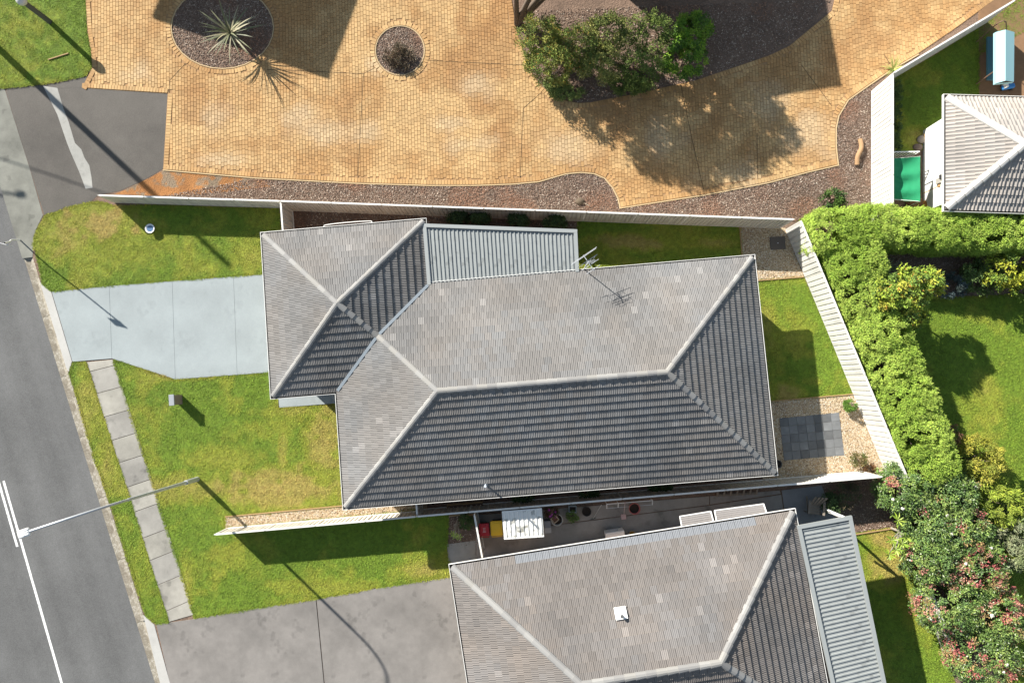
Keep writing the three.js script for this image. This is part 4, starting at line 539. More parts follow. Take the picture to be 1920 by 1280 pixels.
// small white shed
{ const h = 1.75, q = [[941, 959], [1016, 953], [1020, 1005], [945, 1010]].map(p => P(p[0], p[1], h)); const [a, b, c, d] = q; const cen = a.clone().add(b).add(c).add(d).multiplyScalar(0.25).setY(0), t = thing('garden_shed', cen, 'small garden shed with mouldy white ribbed roof by the fence', 'shed'); const mouldy = M([1, 1, 1], 0.6, { side: THREE.DoubleSide, map: tex(256, (u, v) => { const k = sstep(0.45, 0.8, fbm(u * 8, v * 8, 640, 4) + (v > 0.86 ? 0.16 : 0) - 0.06); return mix3([0.76, 0.75, 0.71], [0.22, 0.22, 0.19], k); }, 1.5) });
  const dn = (v, k) => v.clone().setY(v.y + k); put('roof_sheet', ribSheet(dn(b, 0.06), dn(a, 0.06), dn(d, -0.02), dn(c, -0.02), 0.19, 0.035, 0.5, 0.08), mouldy, t); put('roof_edge', bar(dn(d, -0.03), dn(c, -0.03), 0.06, 0.08), whiteMetal, t); put('roof_edge', bar(dn(a, 0.05), dn(b, 0.05), 0.06, 0.08), whiteMetal, t);
  put('wall', sweep([a, b, c, d], [[-0.06, h - 0.08], [-0.06, 0.03]], 0, true), M([0.62, 0.6, 0.55], 0.6), t); const m = d.clone().lerp(c, 0.5), dd = c.clone().sub(d).normalize(); const g = new THREE.BoxGeometry(0.7, 1.5, 0.03); g.applyMatrix4(basis(dd, V3(0, 1, 0), V3(-dd.z, 0, dd.x), V3(m.x, 0.8, m.z).addScaledVector(V3(-dd.z, 0, dd.x), -0.03))); put('door', g, M([0.55, 0.54, 0.5], 0.6), t); }
// pots and odds along the side path
function pot(name, x, y, r, h, m, label, cat, fill = black, extra) { const b = P(x, y, h).setY(0.026), t = thing(name, b, label, cat); const pr = [[0, 0], [r * 0.72, 0], [r * 0.95, h - 0.04], [r, h - 0.04], [r, h], [r * 0.88, h], [r * 0.84, h * 0.72], [0, h * 0.72]].map(p => new THREE.Vector2(...p)); const g = new THREE.LatheGeometry(pr, 22); g.translate(b.x, b.y, b.z); put('pot', g, m, t); const s = new THREE.CircleGeometry(r * 0.83, 18); s.rotateX(-Math.PI / 2); s.translate(b.x, b.y + h * 0.74, b.z); put('potting_soil', s, fill, t); if (extra) extra(t, b); return t; }
const darkSoil = M([0.03, 0.022, 0.016], 1);
pot('plant_pot', 1190, 953.5, 0.27, 0.45, M([0.42, 0.13, 0.12], 0.7), 'large round pot with pink red rim beside the white rack', 'pot', darkSoil);
pot('plant_pot', 1100, 959, 0.22, 0.4, black, 'black round pot near the dividing fence', 'pot', darkSoil);
pot('plant_pot', 1044.5, 974.5, 0.28, 0.4, M([0.52, 0.51, 0.47], 0.8), 'wide pale stone bowl holding a small square planter', 'pot', darkSoil);
{ const b = P(1040.5, 973.5, 0.55).setY(0.33), t = thing('square_planter', b, 'small square timber planter sitting in the stone bowl', 'planter'); const rot = 0.7; const box = (sx, sz, x, z) => { const g = new THREE.BoxGeometry(sx, 0.22, sz); g.translate(x, 0.11, z); g.rotateY(rot); g.translate(b.x, b.y, b.z); return g; }; put('sides', merge([box(0.3, 0.035, 0, 0.13), box(0.3, 0.035, 0, -0.13), box(0.035, 0.225, 0.13, 0), box(0.035, 0.225, -0.13, 0)]), M([0.45, 0.35, 0.25], 0.8), t); put('potting_soil', (() => { const g = new THREE.BoxGeometry(0.22, 0.02, 0.22); g.translate(0, 0.14, 0); g.rotateY(rot); g.translate(b.x, b.y, b.z); return g; })(), M([0.2, 0.1, 0.06], 1), t); }
{ const b = P(1026, 986).setY(0.026), t = thing('step_box', b, 'grey plastic step box beside the small white shed', 'box'); const r = 0.06; put('upper_step', boxAt(0.3, 0.42, 0.32, b.x, b.y + 0.21, b.z - 0.16, r), M([0.2, 0.21, 0.24], 0.6), t); put('lower_step', boxAt(0.3, 0.22, 0.25, b.x + 0.02, b.y + 0.11, b.z + 0.13, r), M([0.36, 0.36, 0.36], 0.6), t); put('ledge', boxAt(0.32, 0.03, 0.27, b.x + 0.02, b.y + 0.236, b.z + 0.135, r), M([0.42, 0.42, 0.42], 0.6), t); }
{ const h = 0.5, A = P(1138, 945, h), B = P(1224, 938, h), t = thing('bench_rack', A.clone().lerp(B, 0.5).setY(0.026), 'low white metal rack against the dividing fence', 'rack'); const dz = V3(0.02, 0, 0.24); put('back_rail', bar(A, B, 0.03, 0.03), whiteMetal, t); put('front_rail', bar(A.clone().add(dz).setY(0.25), B.clone().add(dz).setY(0.25), 0.025, 0.025), galv, t); for (const k of [0, 0.25, 1]) { const p = A.clone().lerp(B, k); put('leg', bar(p.clone().setY(0.026), p.clone().setY(h - 0.016), 0.03, 0.03), whiteMetal, t); put('arm', bar(p.clone().add(V3(0, -0.03, 0)), p.clone().add(dz).setY(0.27), 0.035, 0.03), whiteMetal, t); } }
{ const b = P(1169, 968).setY(0.028), t = thing('dustpan', b, 'long handled pink dustpan leaning on the fence', 'dustpan'); const g = new RoundedBoxGeometry(0.24, 0.09, 0.26, 2, 0.04); g.rotateY(0.1); g.translate(b.x, b.y + 0.045, b.z); put('pan', g, M([0.52, 0.38, 0.38], 0.6), t); put('handle', cyl(b.clone().add(V3(0, 0.08, 0)), P(1172, 944, 0.9), 0.012), M([0.55, 0.45, 0.43], 0.6), t); put('grip', cyl(P(1172, 944, 0.9), P(1172.4, 942, 0.98), 0.018), M([0.4, 0.2, 0.2], 0.6), t); }
{ const a = P(1112, 972).setY(0.04), b = P(1128, 946, 0.9), t = thing('broom', a, 'thin grey broom propped against the fence by the black pot', 'broom'); put('handle', cyl(a, b, 0.012), M([0.45, 0.45, 0.43], 0.6), t); put('brush_head', boxAt(0.26, 0.05, 0.05, a.x, a.y + 0.02, a.z, 0.4), M([0.12, 0.13, 0.12], 0.9), t); }
{ const b = P(1074, 955, 0.5).setY(0.026), t = thing('planter_box', b, 'small blue grey planter box against the fence', 'planter'); const bx = (sx, sz, x, z) => boxAt(sx, 0.45, sz, b.x + x, b.y + 0.225, b.z + z); put('sides', merge([bx(0.36, 0.03, 0, 0.135), bx(0.36, 0.03, 0, -0.135), bx(0.03, 0.24, 0.165, 0), bx(0.03, 0.24, -0.165, 0)]), M([0.2, 0.26, 0.3], 0.6), t); put('potting_soil', boxAt(0.3, 0.02, 0.24, b.x, b.y + 0.35, b.z), darkSoil, t); }
function awning(x0, y0, x1, y1, x2, y2, x3, y3, h, label) { const A = P(x0, y0, h - 0.35), B = P(x1, y1, h - 0.35), C = P(x2, y2, h), D = P(x3, y3, h), t = thing('window_awning', A.clone().lerp(C, 0.5).setY(0), label, 'awning', 'white framed window awnings'); put('front_frame', bar(A, B, 0.045, 0.05), whiteMetal, t); put('side_frame', bar(A, D, 0.045, 0.05), whiteMetal, t); put('side_frame', bar(B, C, 0.045, 0.05), whiteMetal, t); const n = 7; for (let i = 1; i < n; i++) { put('slat', bar(A.clone().lerp(D, i / n), B.clone().lerp(C, i / n), 0.07, 0.015), M([0.33, 0.31, 0.3], 0.6), t); } }
awning(1275, 968, 1333, 958.5, 1340, 985, 1280, 995, 2.3, 'shorter white framed slatted awning over the side path'); awning(1340, 957, 1432, 944.5, 1440, 968, 1345, 983, 2.3, 'longer white framed slatted awning over the side path');
{ const h = 0.75, b = P(1154, 1004, h).setY(0.026), t = thing('air_conditioner', b, 'white outdoor air conditioner unit under the eave', 'air conditioner'); const g = new RoundedBoxGeometry(0.88, 0.68, 0.36, 2, 0.03); g.rotateY(0.16); g.translate(b.x, b.y + 0.41, b.z); put('case', g, whiteMetal, t); for (const k of [-0.3, 0.3]) put('foot', boxAt(0.06, 0.08, 0.38, b.x + k, b.y + 0.04, b.z - k * 0.16, 0.16), black, t); const f = new THREE.TorusGeometry(0.22, 0.012, 6, 20); f.rotateY(Math.PI + 0.16); f.translate(b.x - 0.03 - 0.18 * 0.16, b.y + 0.42, b.z - 0.18); put('fan_grille', f, galv, t); put('top_seam', boxAt(0.7, 0.006, 0.012, b.x - 0.02, b.y + 0.753, b.z - 0.1, 0.16), galv, t); }
pot('plant_pot', 1186, 1002, 0.17, 0.32, M([0.4, 0.34, 0.25], 0.8), 'small tan pot beside the air conditioner', 'pot', M([0.3, 0.2, 0.03], 1));
{ const y = 0.12, A = P(1343, 927), B = P(1416, 923), t = thing('timber_pallet', A.clone().lerp(B, 0.5).setY(0.026), 'weathered timber crate rack leaning against the fence', 'pallet'); const d = B.clone().sub(A), dn = d.clone().normalize(), s = V3(-dn.z, 0, dn.x); const at = (k, o, yy) => A.clone().addScaledVector(d, k).addScaledVector(s, o).setY(yy); put('rail', bar(at(0, 0.02, 0.09), at(1, 0.02, 0.09), 0.1, 0.09), greyTimber, t); put('rail', bar(at(0, -0.26, 0.4), at(1, -0.26, 0.4), 0.06, 0.09), greyTimber, t); for (let i = 0; i <= 6; i++) put('slat', bar(at(i / 6, 0.06, 0.16), at(i / 6, -0.28, 0.47), 0.08, 0.022), greyTimber, t); }
// timber garden chair
{ const b = P(1522, 948).setY(0.026), t = thing('garden_chair', b, 'weathered timber reclining garden chair on the path', 'chair'); const ry = -0.12, R = g => { g.rotateY(ry); g.translate(b.x, b.y, b.z); return g; }; const bb = (a, c, w, h) => R(bar(a, c, w, h));
  for (let i = 0; i < 4; i++) { const x = -0.19 + i * 0.127; put('back_slat', bb(V3(x, 0.36, -0.12), V3(x * 1.25, 0.95, -0.55), 0.1, 0.022), greyTimber, t); }
  for (let i = 0; i < 4; i++) { const z = -0.08 + i * 0.115; put('seat_slat', bb(V3(-0.26, 0.32 + i * 0.018, z), V3(0.26, 0.32 + i * 0.018, z), 0.1, 0.022), greyTimber, t); }
  for (const s of [-1, 1]) { put('arm', bb(V3(s * 0.33, 0.56, -0.32), V3(s * 0.34, 0.58, 0.3), 0.1, 0.025), greyTimber, t); put('front_leg', bb(V3(s * 0.3, 0, 0.27), V3(s * 0.3, 0.565, 0.27), 0.07, 0.03), greyTimber, t); put('rear_leg', bb(V3(s * 0.285, 0.04, -0.42), V3(s * 0.285, 0.36, 0.28), 0.03, 0.09), greyTimber, t); } put('front_rail', bb(V3(-0.28, 0.33, 0.31), V3(0.28, 0.33, 0.31), 0.025, 0.1), greyTimber, t); }
{ const a = P(1560, 961, 2.2), b = P(1590, 972, 2.6), t = thing('downpipe', b.clone().setY(0), 'white pipe sticking out under the edge of the patio roof', 'pipe'); put('pipe', cyl(a, b, 0.05), whiteMetal, t); put('elbow', cyl(b, b.clone().setY(0.02), 0.05), whiteMetal, t); put('collar', cyl(a, a.clone().lerp(b, 0.12), 0.06), whiteMetal, t); }
// timber bed frame beside the dividing fence
{ const q = PL([[838, 947], [905, 941], [905, 950], [840, 957]], 0.15), t = thing('garden_bed', q[0].clone().lerp(q[2], 0.5).setY(0), 'low timber framed garden bed beside the tiled roof edge', 'garden bed'); const pl = (p, r) => put('board', bar(p.clone().setY(0.1), r.clone().setY(0.1), 0.05, 0.2), timber, t); pl(q[0], q[1]); pl(q[3], q[2]); pl(q[0].clone().lerp(q[3], 0.14), q[3].clone().lerp(q[0], 0.14)); put('bed_soil', flat(q, 0.13), soil, t); }
// rear yard bits
pot('plant_pot', 1459, 870, 0.2, 0.35, M([0.1, 0.1, 0.1], 0.6), 'dark round pot half under the eave by the pebble bed', 'pot', darkSoil);
{ const A = P(1448, 405), c = P(1458, 456), t = thing('cover_slab', c, 'dark square drain cover slab set in the pebble corner', 'cover'); const g = new RoundedBoxGeometry(0.72, 0.06, 0.62, 1, 0.01); g.rotateY(0.05); g.translate(c.x, 0.045, c.z); put('lid', g, M([0.1, 0.085, 0.075], 0.9), t); put('lifting_hole', cyl(c.clone().setY(0.07), c.clone().setY(0.078), 0.03), galv, t); }
// green shade cloth frame and white rail beside the corner house
{ const y = 1.6, t = thing('shade_canopy', P(1700, 335), 'bright green shade cloth stretched over a white frame', 'shade cloth'); const a = [[1675, 297], [1726, 293], [1726, 377], [1675, 373]].map(p => P(p[0], p[1], y)); const N = 14, pos = [], idx = [], col = []; for (let i = 0; i <= N; i++) for (let j = 0; j <= N; j++) { const u = i / N, v = j / N, p = a[0].clone().lerp(a[1], u).lerp(a[3].clone().lerp(a[2], u), v); p.y += -0.16 * Math.sin(Math.PI * u) * Math.abs(Math.sin(Math.PI * v * 2.5)) + 0.03 * (fbm(u * 9, v * 9, 650, 2) - 0.5); pos.push(p.x, p.y, p.z); } for (let i = 0; i < N; i++) for (let j = 0; j < N; j++) { const k = i * (N + 1) + j; idx.push(k, k + 1, k + N + 1, k + 1, k + N + 2, k + N + 1); }
  put('cloth', rawGeo(pos, null, idx), M([0.01, 0.24, 0.1], 0.8, { side: THREE.DoubleSide }), t); for (let k = 0; k < 4; k++) put('post', cyl(a[k].clone().setY(0), a[k].clone().setY(y - 0.02), 0.025), whiteMetal, t); for (const [i, j] of [[0, 1], [3, 2], [0, 3], [1, 2]]) put('rail', cyl(a[i].clone().setY(y - 0.04), a[j].clone().setY(y - 0.04), 0.018), whiteMetal, t);
  const f = thing('rail_fence', P(1700, 290), 'short white railing above the green shade cloth', 'railing'); const A = P(1669, 285, 1.1), B = P(1725, 284, 1.1); put('top_rail', bar(A, B, 0.05, 0.05), whiteMetal, f); put('bottom_rail', bar(A.clone().setY(0.12), B.clone().setY(0.12), 0.04, 0.04), whiteMetal, f); for (let i = 0; i <= 9; i++) { const p = A.clone().lerp(B, i / 9); put('baluster', bar(p.clone().setY(i % 9 ? 0.14 : 0), p.clone().setY(1.075), 0.03, 0.03), whiteMetal, f); } }
// meter box on the white wall
{ const p = P(1762, 342, 1.3), t = thing('gas_meter', p.clone().setY(0), 'small gas meter with pipes on the white wall of the corner house', 'meter'); put('meter_case', boxAt(0.2, 0.3, 0.24, p.x, 1.35, p.z - 0.06), M([0.36, 0.34, 0.3], 0.6), t); put('dial_cover', boxAt(0.21, 0.1, 0.18, p.x - 0.02, 1.55, p.z - 0.2), black, t); put('riser_pipe', cyl(V3(p.x, 0, p.z + 0.16), V3(p.x, 1.4, p.z + 0.16), 0.03), M([0.5, 0.3, 0.12], 0.6), t); put('valve', cyl(V3(p.x - 0.05, 1.3, p.z + 0.16), V3(p.x + 0.05, 1.42, p.z + 0.2), 0.06), M([0.42, 0.2, 0.06], 0.6), t); }
for (const [x, y, r, l, c] of [[1714, 385, 0.34, 'rounded brown boulder near the hedge end', [0.2, 0.1, 0.05]], [1742, 392, 0.42, 'rounded orange boulder beside the hedge', [0.36, 0.17, 0.04]], [1729, 262, 0.2, 'grey rock at the patio edge', [0.3, 0.25, 0.2]], [1740, 258, 0.26, 'tan rock at the patio edge', [0.42, 0.3, 0.18]], [1753, 259, 0.22, 'pale orange rock at the patio edge', [0.5, 0.36, 0.22]], [1720, 277, 0.18, 'dark rock below the patio edge', [0.15, 0.11, 0.09]], [1087, 378, 0.17, 'dark rock on the bark mulch strip', [0.12, 0.09, 0.06]]]) { const c0 = P(x, y); const g = new THREE.IcosahedronGeometry(r, 2), p = g.attributes.position; for (let i = 0; i < p.count; i++) { const k = 0.78 + 0.5 * fbm(p.getX(i) * 4 + x, p.getZ(i) * 4 + p.getY(i) * 3 + y, 660, 3); p.setXYZ(i, p.getX(i) * k * 1.2, p.getY(i) * k * 0.7, p.getZ(i) * k); } g.computeVertexNormals(); g.translate(c0.x, r * 0.3, c0.z); tag(put('rock', g, M(c, 0.95)), l, 'rock', 'garden rocks'); }
{ const a = P(1612, 262), b = P(1606, 310); tag(put('driftwood_log', tube([a, a.clone().lerp(b, 0.35).add(V3(0.08, 0.05, 0)), a.clone().lerp(b, 0.7).add(V3(-0.05, 0.06, 0)), b].map(p => p.setY(p.y + 0.08)), 0.11, 8, 16), M([0.34, 0.21, 0.11], 0.95)), 'curved dry log lying on the bark mulch', 'log'); }
{ const a = P(1094, 380), b = P(1105, 386); tag(put('fallen_stick', cyl(a.setY(0.035), b.setY(0.03), 0.02, 0.012), M([0.5, 0.42, 0.32], 0.9)), 'short pale stick lying on the bark mulch strip', 'stick'); }
// blue swing seat in the brown courtyard
{ const t = thing('swing_seat', P(1875, 150), 'blue canopied garden swing seat in the brown courtyard', 'swing seat'); const y = 2.0, q = [[1868, 60], [1903, 60], [1902, 153], [1868, 156]].map(p => P(p[0], p[1], y)); const blue = M([0.30, 0.52, 0.55], 0.7, { side: THREE.DoubleSide }), c = q[0].clone().lerp(q[2], 0.5);
  const ridge = [q[0].clone().lerp(q[1], 0.35).setY(y + 0.22), q[3].clone().lerp(q[2], 0.35).setY(y + 0.22)]; const P0 = [q[0], ridge[0], ridge[1], q[3]], P1 = [ridge[0], q[1], q[2], ridge[1]]; const tri = f => rawGeo([f[0], f[1], f[2], f[0], f[2], f[3]].flatMap(v => [v.x, v.y, v.z])); put('canopy', mergeGeometries([tri(P0), tri(P1)]), blue, t); put('valance', sweep([q[0], q[1], q[2], q[3]].map(v => v.clone().setY(0)), [[0, y], [0.01, y - 0.16]], 0, true), blue, t);
  const st = [[1862, 70], [1862, 150]].map(p => P(p[0], p[1], 0.45)); put('seat', bar(st[0].clone().setY(0.45), st[1].clone().setY(0.45), 0.55, 0.1), M([0.06, 0.16, 0.2], 0.8), t); put('backrest', bar(st[0].clone().add(V3(0.3, 0.3, 0)), st[1].clone().add(V3(0.3, 0.3, 0)), 0.08, 0.5), M([0.06, 0.16, 0.2], 0.8), t);
  for (const k of [0, 1]) { const s = st[k]; put('leg_frame', tube([s.clone().add(V3(-0.5, -0.42, 0)), c.clone().setY(y).setZ(s.z), s.clone().add(V3(0.9, -0.42, 0))], 0.025, 8, 20), M([0.2, 0.12, 0.08], 0.6), t); } }
{ const b = P(1885, 166).setY(0.03), t = thing('toy_slide', b, 'small blue and white plastic ride on toy by the swing seat', 'toy'); const g = new RoundedBoxGeometry(0.62, 0.18, 0.24, 3, 0.07); g.rotateY(0.2); g.translate(b.x, 0.22, b.z); put('body', g, M([0.03, 0.2, 0.5], 0.5), t); put('backrest', boxAt(0.1, 0.3, 0.2, b.x - 0.22, 0.36, b.z + 0.02, 0.2), whiteMetal, t); for (const [x, z] of [[-0.2, 0.12], [-0.2, -0.12], [0.2, 0.1], [0.2, -0.12]]) { const w = new THREE.CylinderGeometry(0.08, 0.08, 0.05, 12); w.rotateX(Math.PI / 2); w.translate(b.x + x, 0.11, b.z + z); put('wheel', w, black, t); } }
{ const b = P(1920, 160).setY(0.03); }
// ---------------------------------------------------------------- vegetation
const leafM = new THREE.MeshPhysicalMaterial({ color: 0xffffff, roughness: 1, vertexColors: true, side: THREE.DoubleSide, transmission: 0.12, thickness: 0 }), barkM = M([0.13, 0.10, 0.075], 0.95);
// leaves: blobs = [{c, rx, ry, rz, n, clumps, sq, low}], each leaf a bent blade of 2 triangles
function leaves(blobs, o) {
  const pos = [], col = [], nrm = V3(0, 0, 0), d = V3(0, 0, 0), s = V3(0, 0, 0), u = V3(0, 0, 0);
  for (const b of blobs) { const cl = b.clumps || 40, sq = b.sq || 2;
    for (let k = 0; k < cl; k++) { let x, y, z, l; do { x = rr(-1, 1); y = rr(b.low ?? -0.55, 1); z = rr(-1, 1); l = Math.hypot(x, y, z); } while (l > 1 || l < 0.2); x /= l; y /= l; z /= l; const q = Math.pow(Math.pow(Math.abs(x), sq) + Math.pow(Math.abs(y), sq) + Math.pow(Math.abs(z), sq), -1 / sq); const rad = q * rr(o.inner ?? 0.66, 0.93);
      const ox = x * b.rx * rad, oz = z * b.rz * rad, rc0 = Math.cos(b.rot || 0), rs0 = Math.sin(b.rot || 0); const cx = b.c.x + ox * rc0 + oz * rs0, cy = b.c.y + y * b.ry * rad, cz = b.c.z - ox * rs0 + oz * rc0; const jt = o.jit ?? 0.7; const rc = (o.clumpR || 0.3) * rr(0.75, 1.25); const base = typeof o.color === 'function' ? o.color(cx, cy, cz) : pick(o.color), cb = rr(0.82, 1.18);
      const m = Math.round(b.n / cl);
      for (let i = 0; i < m; i++) { let a, e, f, g; do { a = rr(-1, 1); e = rr(-1, 1); f = rr(-1, 1); g = a * a + e * e + f * f; } while (g > 1); const px = cx + a * rc, py = Math.max(0.03, cy + e * rc * (o.flat || 0.85)), pz = cz + f * rc;
        nrm.set(x * rc0 + z * rs0 + a * jt, y + 0.45 + e * 0.5, z * rc0 - x * rs0 + f * jt).normalize(); d.set(rr(-1, 1), rr(-0.3, 1) * (o.up ?? 0.5), rr(-1, 1)); d.addScaledVector(nrm, o.out ?? 0.2); if (o.dir) d.addScaledVector(o.dir, 0.9); d.normalize(); s.crossVectors(d, nrm).normalize(); u.crossVectors(s, d);
        const L = o.len * rr(0.65, 1.3), w = o.wid * rr(0.7, 1.25) / 2, bend = L * 0.16; const kx = (base[0] !== undefined) ? base : [0.1, 0.1, 0.1]; const v = cb * rr(0.75, 1.25);
        let c0 = kx[0] * v * rr(0.92, 1.08), c1 = kx[1] * v, c2 = kx[2] * v; if (o.accent && rnd() < o.accent[1]) { const ac = o.accent[0]; c0 = ac[0] * v; c1 = ac[1] * v; c2 = ac[2] * v; }
        const mx = px + d.x * L * 0.5, my = py + d.y * L * 0.5, mz = pz + d.z * L * 0.5;
        pos.push(px, py, pz, mx + s.x * w + u.x * bend, my + s.y * w + u.y * bend, mz + s.z * w + u.z * bend, px + d.x * L, py + d.y * L, pz + d.z * L, px, py, pz, px + d.x * L, py + d.y * L, pz + d.z * L, mx - s.x * w + u.x * bend, my - s.y * w + u.y * bend, mz - s.z * w + u.z * bend);
        for (let t = 0; t < 6; t++) col.push(c0, c1, c2); } } }
  return rawGeo(pos, col);
}
function stems(base, blobs, r) { const g = []; for (const b of blobs) { const k = b.c.clone(); g.push(cyl(base.clone(), k.clone().lerp(base, 0.35), r, r * 0.6, 6)); for (let i = 0; i < 4; i++) { const e = k.clone().add(V3(rr(-0.6, 0.6) * b.rx, rr(-0.1, 0.5) * b.ry, rr(-0.6, 0.6) * b.rz)); g.push(cyl(k.clone().lerp(base, 0.4), e, r * 0.5, r * 0.2, 5)); } } return merge(g); }
// plant: crown centre seen at px,py; rpx radius in photo pixels
function plant(name, label, cat, list, o) {                    // list: [px, py, hc, rpx, (rypx), ry]
  const blobs = list.map(([x, y, hc, r, r2, ry]) => { const c = P(x, y, hc), k = FOCAL / (CAM_H - hc); return { c, rx: r / k, rz: (r2 || r) / k, ry: ry || Math.min(hc * 0.95, r / k), n: Math.round((o.n || 2500)), clumps: o.clumps || 46, sq: o.sq || 2, low: o.low, rot: o.rot }; });
  const base = blobs[0].c.clone().setY(0), t = thing(name, base, label, cat, o.group); put(o.trunkName || 'stem', stems(base, blobs, o.trunk || 0.04), barkM, t); put(o.crownName || 'foliage', leaves(blobs, o), leafM, t); if (o.extra) o.extra(t, blobs); return t;
}
const hedgeCol = (x, y, z) => { const n = fbm(x * 1.3, z * 1.3, 1001, 3); return mix3([0.33, 0.46, 0.065], [0.46, 0.58, 0.11], sstep(0.3, 0.7, n)); };
const hedgeO = { n: 30000, clumps: 560, len: 0.095, wid: 0.029, clumpR: 0.15, flat: 0.8, up: 0.35, out: 0.15, inner: 0.86, sq: 5, jit: 0.5, low: -0.7, color: hedgeCol, trunk: 0.05, group: 'clipped hedge plants', dir: V3(0.55, 0.25, -0.35) };
const hedgeLabels = ['clipped bright green hedge plant backing the white fence', 'clipped bright green hedge plant in the row below the corner house'];
[[1558, 440, 54, 44], [1590, 500, 51, 42], [1614, 562, 52, 44], [1637, 624, 51, 42], [1661, 686, 50, 43], [1685, 750, 49, 43], [1710, 814, 49, 42], [1731, 866, 45, 36]].forEach(([x, y, a, b], i) => plant('hedge_plant', hedgeLabels[0], 'hedge', [[x + 4, y, 1.35, a, b, 1.25 + rr(-0.1, 0.1)]], { ...hedgeO, rot: i ? 0.34 : 0 }));
[[1624, 428, 50, 38], [1692, 434, 44, 38], [1763, 436, 46, 40], [1838, 437, 46, 40], [1912, 437, 46, 40], [1988, 440, 46, 40]].forEach(([x, y, a, b]) => plant('hedge_plant', hedgeLabels[1], 'hedge', [[x, y, 1.35, a, b, 1.25]], hedgeO));
// shrubs inside the hedge corner
const yg = [[0.32, 0.40, 0.04], [0.22, 0.32, 0.04], [0.40, 0.40, 0.05], [0.13, 0.21, 0.035]];
plant('leafy_shrub', 'yellow green broadleaf shrub with orange tips in the hedge corner', 'shrub', [[1690, 545, 2.6, 50, 46, 1.1], [1738, 530, 2.5, 36, 28, 0.7], [1702, 588, 2.0, 40, 26, 0.8], [1662, 558, 2.3, 28, 30, 0.8]], { n: 2600, clumps: 60, len: 0.15, wid: 0.08, clumpR: 0.2, color: yg, accent: [[0.45, 0.24, 0.04], 0.03], trunk: 0.045, inner: 0.55 });
plant('leafy_shrub', 'bright yellow leaved shrub behind the lawn', 'shrub', [[1885, 510, 1.3, 48, 36, 1.0], [1935, 525, 1.3, 40, 36, 0.9]], { n: 2000, clumps: 44, len: 0.15, wid: 0.08, clumpR: 0.2, color: [[0.34, 0.36, 0.025], [0.26, 0.32, 0.03], [0.16, 0.24, 0.03]], trunk: 0.045 });
plant('grey_shrub', 'small blue grey foliage shrub beside the yellow green one', 'shrub', [[1783, 535, 0.6, 32, 26, 0.5]], { n: 2600, clumps: 40, len: 0.1, wid: 0.03, clumpR: 0.14, color: [[0.10, 0.14, 0.14], [0.15, 0.19, 0.19], [0.07, 0.10, 0.09]] });
plant('dark_shrub', 'dark green shrub in the shade behind the lawn', 'shrub', [[1835, 520, 0.8, 36, 34, 0.7]], { n: 2200, clumps: 40, len: 0.13, wid: 0.06, clumpR: 0.18, color: [[0.10, 0.16, 0.04], [0.13, 0.19, 0.045]] });
function strappy(name, label, cat, x, y, n, len, w, cols, o = {}) {        // rosette of sword leaves
  const b = P(x, y, o.h || 0).setY(o.h || 0.02), t = thing(name, b.clone().setY(0), label, cat, o.group); if (o.h) put('trunk', cyl(b.clone().setY(0), b.clone().setY(o.h + 0.03), 0.1, 0.07, 10), barkM, t);
  for (let i = 0; i < n; i++) { const a = i * 2.399 + rr(-0.2, 0.2), el = rr(o.e0 ?? 0.15, o.e1 ?? 1.1), L = len * rr(0.75, 1.1), dx = Math.cos(a), dz = Math.sin(a), pos = [], col = pick(cols), sx = -dz * w, sz = dx * w, K = 4; const pt = k => { const r = L * k * Math.cos(el * (1 - 0.25 * k)), y2 = L * k * Math.sin(el) - (o.droop ?? 0.35) * L * k * k; return V3(b.x + dx * r, Math.max(0.03, b.y + y2), b.z + dz * r); };
    for (let k = 0; k < K; k++) { const p = pt(k / K), q = pt((k + 1) / K), w0 = (1 - Math.pow(k / K, 2)) * 0.5 + 0.1, w1 = (1 - Math.pow((k + 1) / K, 2)) * 0.5 + (k + 1 < K ? 0.1 : 0); pos.push(p.x - sx * w0, p.y, p.z - sz * w0, p.x + sx * w0, p.y, p.z + sz * w0, q.x + sx * w1, q.y, q.z + sz * w1, p.x - sx * w0, p.y, p.z - sz * w0, q.x + sx * w1, q.y, q.z + sz * w1, q.x - sx * w1, q.y, q.z - sz * w1); }
    put('leaf', rawGeo(pos), col, t); } return t;
}
const darkLeaf = [[0.08, 0.12, 0.04], [0.12, 0.16, 0.06], [0.2, 0.24, 0.11]].map(c => M(c, 0.6, { side: THREE.DoubleSide })), yuccaLeaf = [[0.12, 0.13, 0.06], [0.2, 0.2, 0.1], [0.3, 0.27, 0.16]].map(c => M(c, 0.6, { side: THREE.DoubleSide })), limeLeaf = [[0.26, 0.36, 0.035], [0.2, 0.3, 0.03], [0.3, 0.38, 0.06]].map(c => M(c, 0.55, { side: THREE.DoubleSide }));
strappy('strap_leaf_plant', 'dark strappy plant close to the hedge corner', 'plant', 1640, 492, 34, 0.95, 0.05, darkLeaf, { group: 'strappy plants in the hedge corner' });
strappy('strap_leaf_plant', 'pale striped strappy plant above the yellow green shrub', 'plant', 1662, 503, 30, 0.8, 0.05, [darkLeaf[2], darkLeaf[1]], { group: 'strappy plants in the hedge corner' });
strappy('yucca', 'spiky grey green yucca in the large round bed', 'plant', 432, 62, 40, 1.6, 0.07, yuccaLeaf, { h: 0.9, e0: -0.1, e1: 1.2, droop: 0.2 });
strappy('flax_plant', 'yellow grassy plant where the angled white fence meets the pavers', 'plant', 1674, 130, 40, 0.75, 0.035, [M([0.36, 0.34, 0.1], 0.7, { side: THREE.DoubleSide }), M([0.22, 0.28, 0.06], 0.7, { side: THREE.DoubleSide })], {});
